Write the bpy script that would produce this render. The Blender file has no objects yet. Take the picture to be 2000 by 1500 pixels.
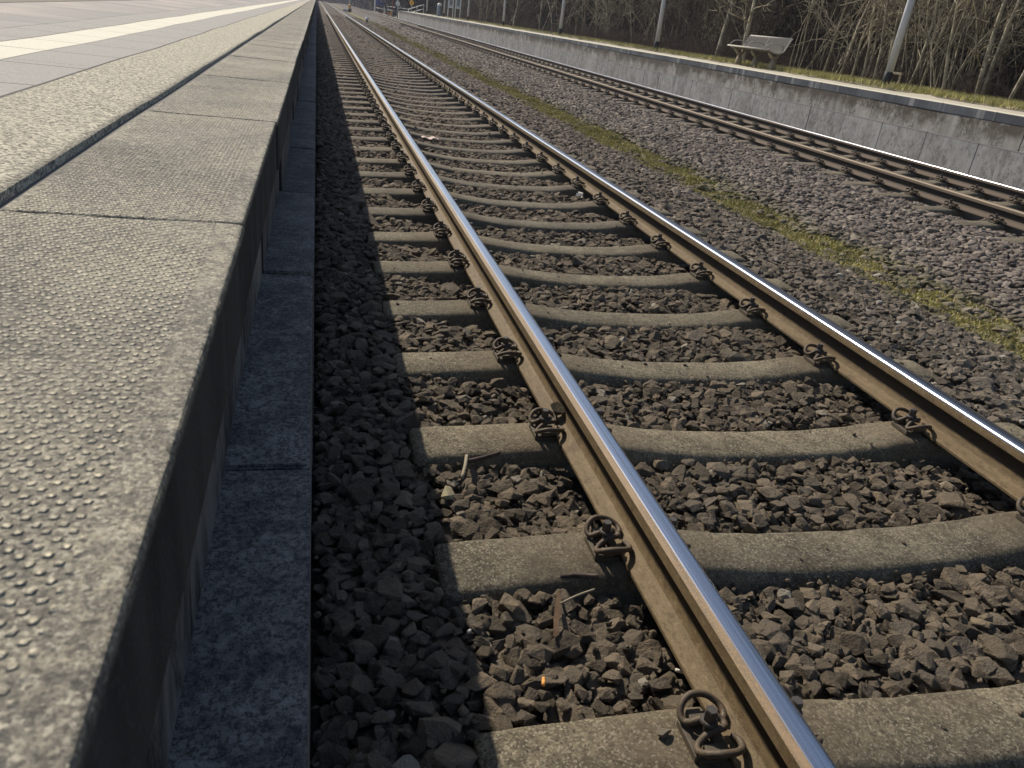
import bpy, bmesh, math, random
import numpy as np
from mathutils import Matrix, Vector

scene = bpy.context.scene
COL = scene.collection
rng = np.random.default_rng(7)
random.seed(7)

# ------------------------------------------------------------------ camera
cam_data = bpy.data.cameras.new("camera")
cam = bpy.data.objects.new("camera", cam_data)
COL.objects.link(cam)
M = Matrix(((0.967694, -0.004902, -0.25208, -0.8606),
            (-0.22373, 0.444279, -0.867503, 0.0),
            (0.116247, 0.895875, 0.428829, 1.1025),
            (0, 0, 0, 1)))
cam.matrix_world = M
cam_data.sensor_width = 36.0
cam_data.lens = 1477.78 / 2000 * 36.0
cam_data.clip_start = 0.02
cam_data.clip_end = 3000
cam_data.dof.use_dof = True
cam_data.dof.focus_distance = 2.6
cam_data.dof.aperture_fstop = 14.0
scene.camera = cam
CAM = np.array([-0.8606, 0.0, 1.1025])
MR = np.array(M.to_3x3())

# ------------------------------------------------------------------ light
SUN_EL = math.radians(42)
SUN_AZ = math.radians(-24.5)      # left of the +Y direction
world = bpy.data.worlds.new("World")
scene.world = world
world.use_nodes = True
wn = world.node_tree
bg = wn.nodes["Background"]
sky = wn.nodes.new("ShaderNodeTexSky")
sky.sky_type = 'NISHITA'
sky.sun_disc = False
sky.sun_elevation = SUN_EL
sky.sun_rotation = SUN_AZ
sky.air_density = 1.0
sky.dust_density = 1.0
wn.links.new(sky.outputs[0], bg.inputs[0])
bg.inputs[1].default_value = 0.085
sd = bpy.data.lights.new("sun", 'SUN')
sd.energy = 3.9
sd.angle = math.radians(0.5)
sd.color = (1.0, 0.91, 0.77)
sun = bpy.data.objects.new("sun", sd)
COL.objects.link(sun)
sv = Vector((math.sin(SUN_AZ) * math.cos(SUN_EL), math.cos(SUN_AZ) * math.cos(SUN_EL), math.sin(SUN_EL)))
sun.rotation_euler = sv.to_track_quat('Z', 'Y').to_euler()
sun.location = (-5, 20, 20)
scene.view_settings.view_transform = 'Standard'
scene.view_settings.look = 'None'
scene.view_settings.exposure = 0.45
scene.view_settings.gamma = 1.0


# ------------------------------------------------------------------ helpers
def tag(o, label=None, cat=None, group=None, kind=None):
    if label: o["label"] = label
    if cat: o["category"] = cat
    if group: o["group"] = group
    if kind: o["kind"] = kind
    return o


def link(o, parent=None):
    COL.objects.link(o)
    if parent is not None:
        o.parent = parent
    return o


def mk(name, V, F, mat=None, parent=None, smooth=False, mats=None, mi=None, do_link=True):
    me = bpy.data.meshes.new(name)
    V = np.asarray(V, dtype=np.float32)
    if isinstance(F, np.ndarray) and F.ndim == 2:
        n, k = F.shape
        me.vertices.add(len(V)); me.vertices.foreach_set("co", V.ravel())
        me.loops.add(n * k); me.loops.foreach_set("vertex_index", F.astype(np.int32).ravel())
        me.polygons.add(n)
        me.polygons.foreach_set("loop_start", np.arange(n, dtype=np.int32) * k)
        me.polygons.foreach_set("loop_total", np.full(n, k, dtype=np.int32))
        me.update(calc_edges=True)
    else:
        me.from_pydata([tuple(map(float, v)) for v in V], [], [tuple(map(int, f)) for f in F])
        me.update()
    if smooth:
        me.polygons.foreach_set("use_smooth", np.ones(len(me.polygons), dtype=bool))
    for m in (mats or ([mat] if mat else [])):
        me.materials.append(m)
    if mi is not None:
        me.polygons.foreach_set("material_index", np.asarray(mi, dtype=np.int32))
    o = bpy.data.objects.new(name, me)
    if do_link:
        link(o, parent)
    return o


def empty(name, loc=(0, 0, 0)):
    o = bpy.data.objects.new(name, None)
    o.location = loc
    o.empty_display_size = 0.1
    return link(o)


class MB:
    """collects pieces of one mesh"""
    def __init__(s): s.V = []; s.F = []; s.n = 0; s.mi = []
    def add(s, V, F, m=0):
        V = np.asarray(V, float)
        s.V.append(V)
        for f in F:
            s.F.append(tuple(int(i) + s.n for i in f)); s.mi.append(m)
        s.n += len(V)
        return s
    def box(s, x0, x1, y0, y1, z0, z1, m=0, bev=0.0):
        if bev <= 0:
            V = [(x, y, z) for z in (z0, z1) for y in (y0, y1) for x in (x0, x1)]
            F = [(0, 2, 3, 1), (4, 5, 7, 6), (0, 1, 5, 4), (2, 6, 7, 3), (0, 4, 6, 2), (1, 3, 7, 5)]
            return s.add(V, F, m)
        bm = bmesh.new()
        bmesh.ops.create_cube(bm, size=1.0)
        for v in bm.verts:
            v.co = Vector((x0 + (v.co.x + .5) * (x1 - x0), y0 + (v.co.y + .5) * (y1 - y0), z0 + (v.co.z + .5) * (z1 - z0)))
        bmesh.ops.bevel(bm, geom=bm.edges[:] + bm.verts[:], offset=bev, segments=2, affect='EDGES', profile=0.5)
        return s.bm(bm, m)
    def bm(s, bm, m=0):
        bm.verts.index_update()
        V = [tuple(v.co) for v in bm.verts]
        F = [[v.index for v in f.verts] for f in bm.faces]
        bm.free()
        return s.add(V, F, m)
    def tube(s, P, R, k=8, m=0, cap=True):
        V, F = tube(P, R, k, cap)
        return s.add(V, F, m)
    def lathe(s, prof, c=(0, 0, 0), k=16, m=0):
        V = []; F = []
        for r, z in prof:
            for i in range(k):
                a = 2 * math.pi * i / k
                V.append((c[0] + r * math.cos(a), c[1] + r * math.sin(a), c[2] + z))
        for j in range(len(prof) - 1):
            for i in range(k):
                F.append((j * k + i, j * k + (i + 1) % k, (j + 1) * k + (i + 1) % k, (j + 1) * k + i))
        F.append(tuple(range((len(prof) - 1) * k, len(prof) * k)))
        F.append(tuple(reversed(range(k))))
        return s.add(V, F, m)
    def build(s, name, mat=None, parent=None, smooth=False, mats=None):
        return mk(name, np.concatenate(s.V), s.F, mat, parent, smooth, mats, s.mi if mats else None)


def tube(P, R, k=8, cap=True):
    P = np.asarray(P, float); n = len(P)
    R = np.full(n, R, float) if np.isscalar(R) else np.asarray(R, float)
    T = np.gradient(P, axis=0)
    T /= np.linalg.norm(T, axis=1, keepdims=True) + 1e-12
    ref = np.array([0, 0, 1.0]) if abs(T[0, 2]) < 0.9 else np.array([1.0, 0, 0])
    V = []
    N = np.cross(T[0], ref); N /= np.linalg.norm(N)
    ang = np.arange(k) * 2 * math.pi / k
    for i in range(n):
        N = N - T[i] * (N @ T[i]); N /= np.linalg.norm(N) + 1e-12
        B = np.cross(T[i], N)
        V.append(P[i] + R[i] * (np.cos(ang)[:, None] * N + np.sin(ang)[:, None] * B))
    V = np.concatenate(V)
    F = []
    for i in range(n - 1):
        for j in range(k):
            a = i * k + j; b = i * k + (j + 1) % k
            F.append((a, b, b + k, a + k))
    if cap:
        F.append(tuple(reversed(range(k)))); F.append(tuple(range((n - 1) * k, n * k)))
    return V, F


def spline(P, per=6):
    P = np.asarray(P, float)
    Q = np.concatenate([[2 * P[0] - P[1]], P, [2 * P[-1] - P[-2]]])
    out = []
    for i in range(1, len(Q) - 2):
        p0, p1, p2, p3 = Q[i - 1:i + 3]
        for t in np.linspace(0, 1, per, endpoint=False):
            out.append(0.5 * (2 * p1 + (p2 - p0) * t + (2 * p0 - 5 * p1 + 4 * p2 - p3) * t ** 2 + (3 * p1 - p0 - 3 * p2 + p3) * t ** 3))
    out.append(P[-1])
    return np.array(out)


# smooth 2-D value noise in numpy, for heights
_tab = rng.random((256, 256))
def vnoise(x, y, s):
    x = np.asarray(x) / s + 1000; y = np.asarray(y) / s + 1000
    xi = np.floor(x).astype(int); yi = np.floor(y).astype(int)
    fx = x - xi; fy = y - yi
    fx = fx * fx * (3 - 2 * fx); fy = fy * fy * (3 - 2 * fy)
    g = lambda a, b: _tab[a % 256, b % 256]
    return (g(xi, yi) * (1 - fx) * (1 - fy) + g(xi + 1, yi) * fx * (1 - fy) + g(xi, yi + 1) * (1 - fx) * fy + g(xi + 1, yi + 1) * fx * fy) * 2 - 1


# ------------------------------------------------------------------ materials
class B:
    def __init__(s, name):
        s.m = bpy.data.materials.new(name); s.m.use_nodes = True
        s.t = s.m.node_tree; s.t.nodes.clear()
        s._pos = None
    def n(s, typ, ins=None, **props):
        nd = s.t.nodes.new(typ)
        for k, v in props.items(): setattr(nd, k, v)
        for k, v in (ins or {}).items(): s.set(nd.inputs[k], v)
        return nd
    def set(s, inp, v):
        if isinstance(v, bpy.types.NodeSocket): s.t.links.new(v, inp)
        elif isinstance(v, (tuple, list)) and len(v) == 3 and inp.type == 'RGBA': inp.default_value = (*v, 1)
        else: inp.default_value = v
    @property
    def pos(s):
        if s._pos is None: s._pos = s.n("ShaderNodeNewGeometry").outputs["Position"]
        return s._pos
    def obj(s): return s.n("ShaderNodeTexCoord").outputs["Object"]
    def xyz(s, v=None):
        nd = s.n("ShaderNodeSeparateXYZ", {0: v if v is not None else s.pos}); return nd.outputs[0], nd.outputs[1], nd.outputs[2]
    def scale(s, v, sc): return s.n("ShaderNodeVectorMath", {0: v, 1: sc}, operation='MULTIPLY').outputs[0]
    def noise(s, scale, detail=2, rough=.5, vec=None, dist=0):
        return s.n("ShaderNodeTexNoise", {"Vector": vec if vec is not None else s.pos, "Scale": scale, "Detail": detail, "Roughness": rough, "Distortion": dist}).outputs[0]
    def voro(s, scale, vec=None, feature='F1', out="Distance"):
        return s.n("ShaderNodeTexVoronoi", {"Vector": vec if vec is not None else s.pos, "Scale": scale}, feature=feature).outputs[out]
    def math(s, op, a, b=0.0, c=None, clamp=False):
        ins = {0: a, 1: b}
        if c is not None: ins[2] = c
        return s.n("ShaderNodeMath", ins, operation=op, use_clamp=clamp).outputs[0]
    def map(s, v, a, b, c=0.0, d=1.0, smooth=False):
        return s.n("ShaderNodeMapRange", {0: v, 1: a, 2: b, 3: c, 4: d}, interpolation_type='SMOOTHSTEP' if smooth else 'LINEAR').outputs[0]
    def mix(s, f, a, b, blend='MIX'):
        nd = s.n("ShaderNodeMix", data_type='RGBA', blend_type=blend)
        s.set(nd.inputs[0], f); s.set(nd.inputs[6], a); s.set(nd.inputs[7], b)
        return nd.outputs[2]
    def ramp(s, f, stops):
        nd = s.n("ShaderNodeValToRGB", {0: f}); e = nd.color_ramp.elements
        while len(e) < len(stops): e.new(0.5)
        for i, (p, c) in enumerate(stops):
            e[i].position = p; e[i].color = (*c, 1) if len(c) == 3 else c
        return nd.outputs[0]
    def rnd(s): return s.n("ShaderNodeObjectInfo").outputs["Random"]
    def line(s, v, period, width, offset=0.0):
        """1 on joints of a repeated line, 0 elsewhere"""
        f = s.math('FRACT', s.math('DIVIDE', s.math('ADD', v, offset + 1000 * period), period))
        d = s.math('ABSOLUTE', s.math('SUBTRACT', f, 0.5))
        return s.map(d, 0.5 - width / period, 0.5 - 0.4 * width / period, 0, 1, True)
    def bump(s, h, dist, strength=1.0, normal=None):
        ins = {"Height": h, "Distance": dist, "Strength": strength}
        if normal is not None: ins["Normal"] = normal
        return s.n("ShaderNodeBump", ins).outputs[0]
    def out(s, color, rough=0.8, metal=0.0, normal=None, spec=0.5, **kw):
        ins = {"Base Color": color, "Roughness": rough, "Metallic": metal, "Specular IOR Level": spec}
        if normal is not None: ins["Normal"] = normal
        ins.update(kw)
        p = s.n("ShaderNodeBsdfPrincipled", ins)
        o = s.n("ShaderNodeOutputMaterial", {0: p.outputs[0]})
        return s.m


def plain(name, color, rough=.6, metal=0., var=.15, nscale=8.0, spec=.5):
    b = B(name)
    n = b.noise(nscale, 6, .65)
    c = b.mix(n, tuple(x * (1 - var) for x in color), tuple(min(1, x * (1 + var)) for x in color))
    return b.out(c, rough, metal, b.bump(b.noise(nscale * 12, 3), .002, .3), spec)


def m_coping():
    b = B("bumped_concrete"); x, y, z = b.xyz()
    k = 2 * math.pi / 0.0150
    wx = b.math('COSINE', b.math('MULTIPLY', b.math('ADD', x, b.math('MULTIPLY', b.noise(60, 2), .003)), k))
    wy = b.math('COSINE', b.math('MULTIPLY', b.math('ADD', y, b.math('MULTIPLY', b.noise(55, 2), .003)), k))
    h = b.map(b.math('MULTIPLY', wx, wy), .15, .95, 0, 1, True)
    edge = b.math('MULTIPLY', b.map(x, -.988, -.998, 0, 1, True), b.map(x, -1.262, -1.252, 0, 1, True))
    wear = b.map(b.noise(4, 5, .7), .36, .54, .25, 1, True)
    mask = b.math('MULTIPLY', edge, wear)
    nub = b.math('MULTIPLY', b.math('MULTIPLY', h, mask), b.map(b.noise(140, 2), .25, .7, .45, 1.1))
    big = b.noise(3.2, 5, .6); grain = b.noise(300, 4, .8); mid = b.noise(60, 5, .7); ag = b.voro(330, None, 'F1', "Color")
    agr = b.n("ShaderNodeSeparateColor", {0: ag}).outputs[0]
    c = b.mix(b.map(big, .35, .65), (.20, .19, .162), (.44, .40, .31))
    c = b.mix(b.map(mid, .40, .62), b.mix(1.0, c, (.6, .6, .62), 'MULTIPLY'), b.mix(1.0, c, (1.25, 1.22, 1.15), 'MULTIPLY'))
    c = b.mix(b.map(agr, .0, .35, .6, 0), c, (.06, .058, .052))
    c = b.mix(b.map(agr, .72, .95, 0, .75), c, (.60, .55, .43))
    c = b.mix(b.map(grain, .40, .52, .7, 0), c, (.07, .067, .06))
    c = b.mix(b.map(b.noise(1.4, 5, .7), .58, .68, 0, .35), c, (.42, .38, .30))
    c = b.mix(b.math('MULTIPLY', nub, .75), c, (.88, .80, .60))  # nubs painted paler, their sun highlights put into the colour
    st1 = b.map(b.noise(2.3, 6, .75), .50, .66)
    c = b.mix(b.math('MULTIPLY', st1, .5), c, b.mix(1.0, c, (.5, .5, .52), 'MULTIPLY'))
    gum = b.map(b.voro(6.5), .030, .038, 1, 0)
    c = b.mix(b.math('MULTIPLY', gum, .6), c, (.07, .07, .068))
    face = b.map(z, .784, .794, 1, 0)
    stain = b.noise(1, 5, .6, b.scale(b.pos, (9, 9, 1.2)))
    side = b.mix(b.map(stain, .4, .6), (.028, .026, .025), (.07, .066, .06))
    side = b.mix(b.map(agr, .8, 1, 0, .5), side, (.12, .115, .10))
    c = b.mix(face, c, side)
    ht = b.math('ADD', b.math('MULTIPLY', nub, 1.0), b.math('ADD', b.math('MULTIPLY', grain, .22), b.math('MULTIPLY', mid, .35)))
    return b.out(c, .85, 0, b.bump(ht, .011, 1.0), .3)


def m_paving():
    b = B("paving_surfaces"); x, y, z = b.xyz()
    grain = b.noise(300, 3, .75); big = b.noise(1.7, 4, .6); g2 = b.noise(120, 4, .7)
    rough = b.mix(b.map(b.n('ShaderNodeSeparateColor', {0: b.voro(260, None, 'F1', 'Color')}).outputs[0], .15, .85), (.08, .073, .06), (.66, .61, .48))
    r2 = b.n('ShaderNodeSeparateColor', {0: b.voro(190, None, 'F1', 'Color')}).outputs[0]
    rough = b.mix(.5, rough, b.mix(b.map(r2, .2, .8), (.06, .055, .045), (.80, .73, .56)))
    rough = b.mix(b.map(big, .4, .65, 0, .25), rough, (.40, .36, .28))
    smooth = b.mix(b.map(g2, .35, .65), (.26, .25, .23), (.38, .36, .325))
    white = b.mix(b.map(g2, .3, .6), (.62, .58, .46), (.76, .72, .60))
    pink = b.mix(b.map(g2, .35, .65), (.34, .295, .265), (.47, .41, .36))
    pink = b.mix(b.map(b.noise(.8, 3), .4, .6), pink, (.28, .27, .25))
    far = b.mix(b.map(g2, .35, .65), (.14, .12, .09), (.26, .23, .17))
    wob = b.math('MULTIPLY', b.math('SUBTRACT', b.noise(1.1, 2), .5), .018)
    xx = b.math('ADD', x, wob)
    st = lambda e: b.map(xx, e - .002, e + .002, 1, 0)      # 1 left of e
    c = b.mix(st(-1.573), rough, smooth)
    c = b.mix(st(-1.83), c, white)
    c = b.mix(st(-2.04), c, smooth)
    c = b.mix(st(-2.26), c, pink)
    c = b.mix(st(-3.0), c, far)
    # joints
    jl = None
    for e, w in ((-1.573, .006), (-1.83, .003), (-2.04, .005), (-2.26, .003), (-3.0, .03)):
        d = b.map(b.math('ABSOLUTE', b.math('SUBTRACT', xx, e)), w * .5, w, 1, 0)
        jl = d if jl is None else b.math('MAXIMUM', jl, d)
    yy = b.math('ADD', y, b.math('MULTIPLY', b.noise(3, 2), .006))
    cr = b.math('MULTIPLY', b.line(yy, .5, .006, .13), st(-1.573))
    cr = b.math('MAXIMUM', cr, b.math('MULTIPLY', b.line(yy, 1.02, .004, .1), .5))
    jl = b.math('MAXIMUM', jl, cr)
    c = b.mix(b.math('MULTIPLY', jl, .8), c, (.04, .037, .032))
    strip = b.math('MULTIPLY', st(-1.83), b.math('SUBTRACT', 1.0, st(-2.04)))
    rib = b.math('MULTIPLY', b.math('COSINE', b.math('MULTIPLY', y, 2 * math.pi / .03)), strip)
    c = b.mix(b.math('MULTIPLY', b.map(rib, -1, 0, 1, 0), .35), c, (.36, .34, .28))
    h = b.math('ADD', b.math('MULTIPLY', grain, b.map(xx, -1.575, -1.571, .25, 1.0)), b.math('MULTIPLY', rib, .5))
    h = b.math('SUBTRACT', h, b.math('MULTIPLY', jl, 1.5))
    return b.out(c, .9, 0, b.bump(h, .0035, .9), .25)


def m_kerb():
    b = B("kerb_concrete"); x, y, z = b.xyz()
    big = b.noise(9, 7, .75); g = b.noise(380, 4, .75); mid = b.noise(38, 5, .7)
    c = b.mix(b.map(big, .36, .62, 0, 1, True), (.15, .142, .13), (.36, .335, .305))
    c = b.mix(b.map(y, .4, 5, 0, .45), c, (.10, .095, .09))
    c = b.mix(b.map(mid, .42, .62), c, b.mix(.5, c, (.045, .045, .052)))
    c = b.mix(b.map(b.noise(130, 5, .85), .44, .53), b.mix(.8, c, (.02, .02, .022)), c)
    c = b.mix(b.map(b.noise(650, 2), .64, .74), c, (.30, .30, .31))
    f = b.n("ShaderNodeObjectInfo").outputs["Random"]
    c = b.mix(1.0, c, b.mix(f, (.80, .80, .80), (1.15, 1.15, 1.15)), 'MULTIPLY')
    h = b.math('ADD', b.math('MULTIPLY', g, .5), b.math('MULTIPLY', mid, .6))
    return b.out(c, .85, 0, b.bump(h, .004, .9), .3)


PY, PW = 2.12, .12
def m_nearwall():
    b = B("stained_wall"); x, y, z = b.xyz()
    v = b.scale(b.pos, (5, 5, 1.6))
    s1 = b.noise(2.2, 7, .75, v, .6); s2 = b.noise(3, 6, .75, b.scale(b.pos, (3, 3, .8)))
    c = b.mix(b.map(s1, .42, .58), (.030, .028, .027), (.19, .182, .165))
    c = b.mix(b.map(s2, .56, .66), c, (.22, .21, .19))
    py = b.map(b.math('ABSOLUTE', b.math('SUBTRACT', b.math('ADD', y, b.math('MULTIPLY', s1, .2)), PY)), PW * .5, PW, 1, 0)
    pale = b.math('MULTIPLY', py, b.map(b.noise(60, 4, .7, b.scale(b.pos, (1, 1, .15))), .3, .55))
    c = b.mix(b.math('MULTIPLY', b.map(b.math('SUBTRACT', s2, b.math('MULTIPLY', z, .25)), .42, .52), .6), c, (.16, .155, .145))
    c = b.mix(pale, c, (.30, .27, .22))
    c = b.mix(b.math('MULTIPLY', b.line(y, 1.02, .008, -.11), .8), c, (.01, .01, .01))
    return b.out(c, .8, 0, b.bump(b.math('ADD', s1, b.noise(200, 3)), .004, .7), .3)


def m_sleeper():
    b = B("sleeper_concrete"); x, y, z = b.xyz()
    f = b.rnd()
    g = b.noise(170, 4, .8); big = b.noise(5, 5, .65); mid = b.noise(45, 5, .75)
    ag = b.n('ShaderNodeSeparateColor', {0: b.voro(210, None, 'F1', 'Color')}).outputs[0]
    c = b.mix(b.map(big, .38, .62), (.10, .085, .06), (.17, .148, .105))
    c = b.mix(b.map(mid, .40, .60), b.mix(1.0, c, (.62, .62, .62), 'MULTIPLY'), b.mix(1.0, c, (1.2, 1.2, 1.15), 'MULTIPLY'))
    c = b.mix(b.map(ag, .72, .98, 0, .7), c, (.30, .27, .20))
    c = b.mix(b.map(ag, .0, .25, .7, 0), c, (.035, .03, .024))
    c = b.mix(b.map(b.noise(95, 4, .75), .62, .70, 0, .8), c, (.40, .36, .26))
    r1 = b.map(b.math('ABSOLUTE', x), .10, .42, .65, 0, True)
    r2 = b.map(b.math('ABSOLUTE', b.math('SUBTRACT', x, 1.505)), .10, .42, .65, 0, True)
    dust = b.math('MULTIPLY', b.math('ADD', r1, r2, clamp=True), b.map(mid, .3, .7, .5, 1))
    c = b.mix(dust, c, (.11, .085, .056))
    c = b.mix(1.0, c, b.mix(f, (.82, .82, .84), (1.15, 1.12, 1.08)), 'MULTIPLY')
    stn = b.map(b.noise(2.6, 6, .75), .52, .66)
    c = b.mix(b.math('MULTIPLY', stn, .6), c, (.065, .052, .036))
    far = b.map(y, 4, 16, 0, .55)
    c = b.mix(far, c, (.155, .125, .105))
    h = b.math('ADD', b.math('MULTIPLY', g, .5), b.math('MULTIPLY', mid, .8))
    return b.out(c, .9, 0, b.bump(h, .004, .9), .25)


def m_stone(name, dark, light, tint, rustx=None):
    b = B(name)
    f = b.rnd()
    o = b.n("ShaderNodeTexCoord").outputs["Object"]
    n = b.noise(2.2, 5, .65, o); g = b.noise(14, 4, .7, o)
    c = b.mix(f, dark, light)
    c = b.mix(b.map(b.math('FRACT', b.math('MULTIPLY', f, 17.3)), .5, 1, 0, .8), c, tint)
    c = b.mix(b.map(n, .4, .65, 0, .45), c, b.mix(1.0, c, (1.6, 1.55, 1.45), 'MULTIPLY'))
    c = b.mix(b.map(g, .35, .5, .55, 0), c, b.mix(1.0, c, (.5, .5, .5), 'MULTIPLY'))
    pale = b.map(b.math('FRACT', b.math('MULTIPLY', f, 91.7)), .985, .99)
    c = b.mix(b.math('MULTIPLY', pale, .7), c, (.36, .32, .25))
    if rustx:
        x, y, z = b.xyz()
        # tone over the bed: browner between the rails, greyer and paler outside them
        out = b.map(b.math('ADD', x, b.math('MULTIPLY', b.noise(1.3, 3), .5)), 1.75, 2.25, 0, 1, True)
        c = b.mix(out, c, b.mix(1.0, c, (1.22, 1.28, 1.42), 'MULTIPLY'))
        c = b.mix(b.map(y, 3.5, 12), c, b.mix(1.0, c, (1.14, 1.08, 1.08), 'MULTIPLY'))
    xx_, yy_, zz_ = b.xyz()
    ms = b.math('MULTIPLY', b.map(b.math('ABSOLUTE', b.math('SUBTRACT', b.math('ADD', xx_, b.math('MULTIPLY', b.math('SUBTRACT', b.noise(.7, 3), .5), .5)), 3.42)), .15, .80, 1, 0, True), b.map(b.noise(3.5, 4, .7), .36, .60))
    c = b.mix(b.math('MULTIPLY', ms, .75), c, b.mix(b.noise(30, 2), (.10, .095, .03), (.22, .20, .07)))
    h = b.math('ADD', n, b.math('MULTIPLY', g, .4))
    return b.out(c, .85, 0, b.bump(h, .10, .55), .3)


def m_rail():
    b = B("rusty_rail_steel"); x, y, z = b.xyz()
    g = b.noise(260, 3, .65); big = b.noise(1, 5, .6, b.scale(b.pos, (40, 1.5, 40))); m = b.noise(25, 4, .6)
    c = b.mix(b.map(big, .35, .65), (.085, .058, .028), (.15, .106, .052))
    c = b.mix(b.map(m, .4, .7, 0, .6), c, (.16, .112, .06))
    c = b.mix(b.map(g, .45, .65, 0, .5), c, (.20, .15, .085))
    c = b.mix(b.map(b.noise(9, 5, .7), .58, .68, 0, .6), c, (.08, .048, .024))
    pt = b.noise(70, 5, .8, b.scale(b.pos, (1, .5, 1)))
    c = b.mix(b.map(pt, .54, .62, 0, .65), c, (.065, .040, .020))
    c = b.mix(b.map(pt, .44, .38, 0, .5), c, (.24, .18, .10))
    c = b.mix(b.map(x, 4, 5, 0, .75), c, (.095, .072, .060))
    web_shade = b.math('MULTIPLY', b.map(b.math('ADD', z, b.math('MULTIPLY', b.math('SUBTRACT', m, .5), .012)), -.106, -.100), b.map(z, -.046, -.044, 1, 0))
    c = b.mix(b.math('MULTIPLY', web_shade, .85), c, (.016, .012, .009))  # near-black band paints the rail head's shade onto the web
    return b.out(c, .72, 0, b.bump(b.math('ADD', g, m), .0012, .6), .3)


def m_band():
    b = B("brown_shoulder_of_rail_head"); x, y, z = b.xyz()
    g = b.noise(200, 3, .65); big = b.noise(1, 5, .7, b.scale(b.pos, (60, 5, 60)))
    c = b.mix(b.map(big, .35, .65), (.13, .092, .05), (.24, .165, .09))
    c = b.mix(b.map(g, .5, .65), c, (.28, .17, .08))
    return b.out(c, .7, .0, b.bump(g, .001, .5), .5)


def m_shine():
    b = B("polished_running_surface"); x, y, z = b.xyz()
    s = b.noise(1, 5, .6, b.scale(b.pos, (320, 1.2, 320))); big = b.noise(1, 3, .6, b.scale(b.pos, (60, .8, 60)))
    c = b.mix(b.map(s, .3, .7), (.32, .33, .36), (.86, .86, .88))
    c = b.mix(b.map(big, .48, .66, 0, .6), c, (.26, .215, .17))
    r = b.map(s, .3, .7, .34, .20)
    return b.out(c, r, 1.0, b.bump(s, .0006, .5), .5)


def m_dullshine():
    b = B("dull_running_surface")
    s = b.noise(1, 5, .6, b.scale(b.pos, (300, 1.5, 300)))
    c = b.mix(s, (.16, .12, .08), (.28, .22, .15))
    return b.out(c, b.map(s, .3, .7, .5, .7), .3, b.bump(s, .0006, .5), .5)


def m_clamp():
    b = B("rusty_spring_steel")
    g = b.noise(180, 4, .7); n = b.noise(30, 3)
    c = b.mix(b.map(g, .35, .65), (.060, .046, .032), (.13, .10, .068))
    c = b.mix(b.map(n, .5, .7, 0, .6), c, (.11, .07, .04))
    return b.out(c, .65, .2, b.bump(g, .001, .6), .4)


def m_ground():
    b = B("ballast_ground"); x, y, z = b.xyz()
    v = b.voro(26, None, 'F1', "Color"); d = b.voro(26, None, 'DISTANCE_TO_EDGE')
    vg = b.n("ShaderNodeSeparateColor", {0: v}).outputs[0]
    brown = b.mix(vg, (.035, .028, .022), (.11, .092, .075))
    grey = b.mix(vg, (.07, .064, .06), (.21, .195, .18))
    c = b.mix(b.map(x, 1.7, 2.6), brown, grey)
    c = b.mix(b.map(y, 8, 60, 0, .4), c, (.11, .092, .078))
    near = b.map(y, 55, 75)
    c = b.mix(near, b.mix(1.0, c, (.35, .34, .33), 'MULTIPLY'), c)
    moss = b.math('MULTIPLY', b.map(b.math('ABSOLUTE', b.math('SUBTRACT', x, 3.42)), .15, .50, 1, 0, True),
                  b.map(b.noise(2.2, 4, .65), .32, .5, 0, 1))
    mc = b.mix(b.noise(60, 3), (.15, .145, .04), (.30, .28, .09))
    c = b.mix(moss, c, mc)
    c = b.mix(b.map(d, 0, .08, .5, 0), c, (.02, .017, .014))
    return b.out(c, .95, 0, b.bump(d, .03, .8), .2)


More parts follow.
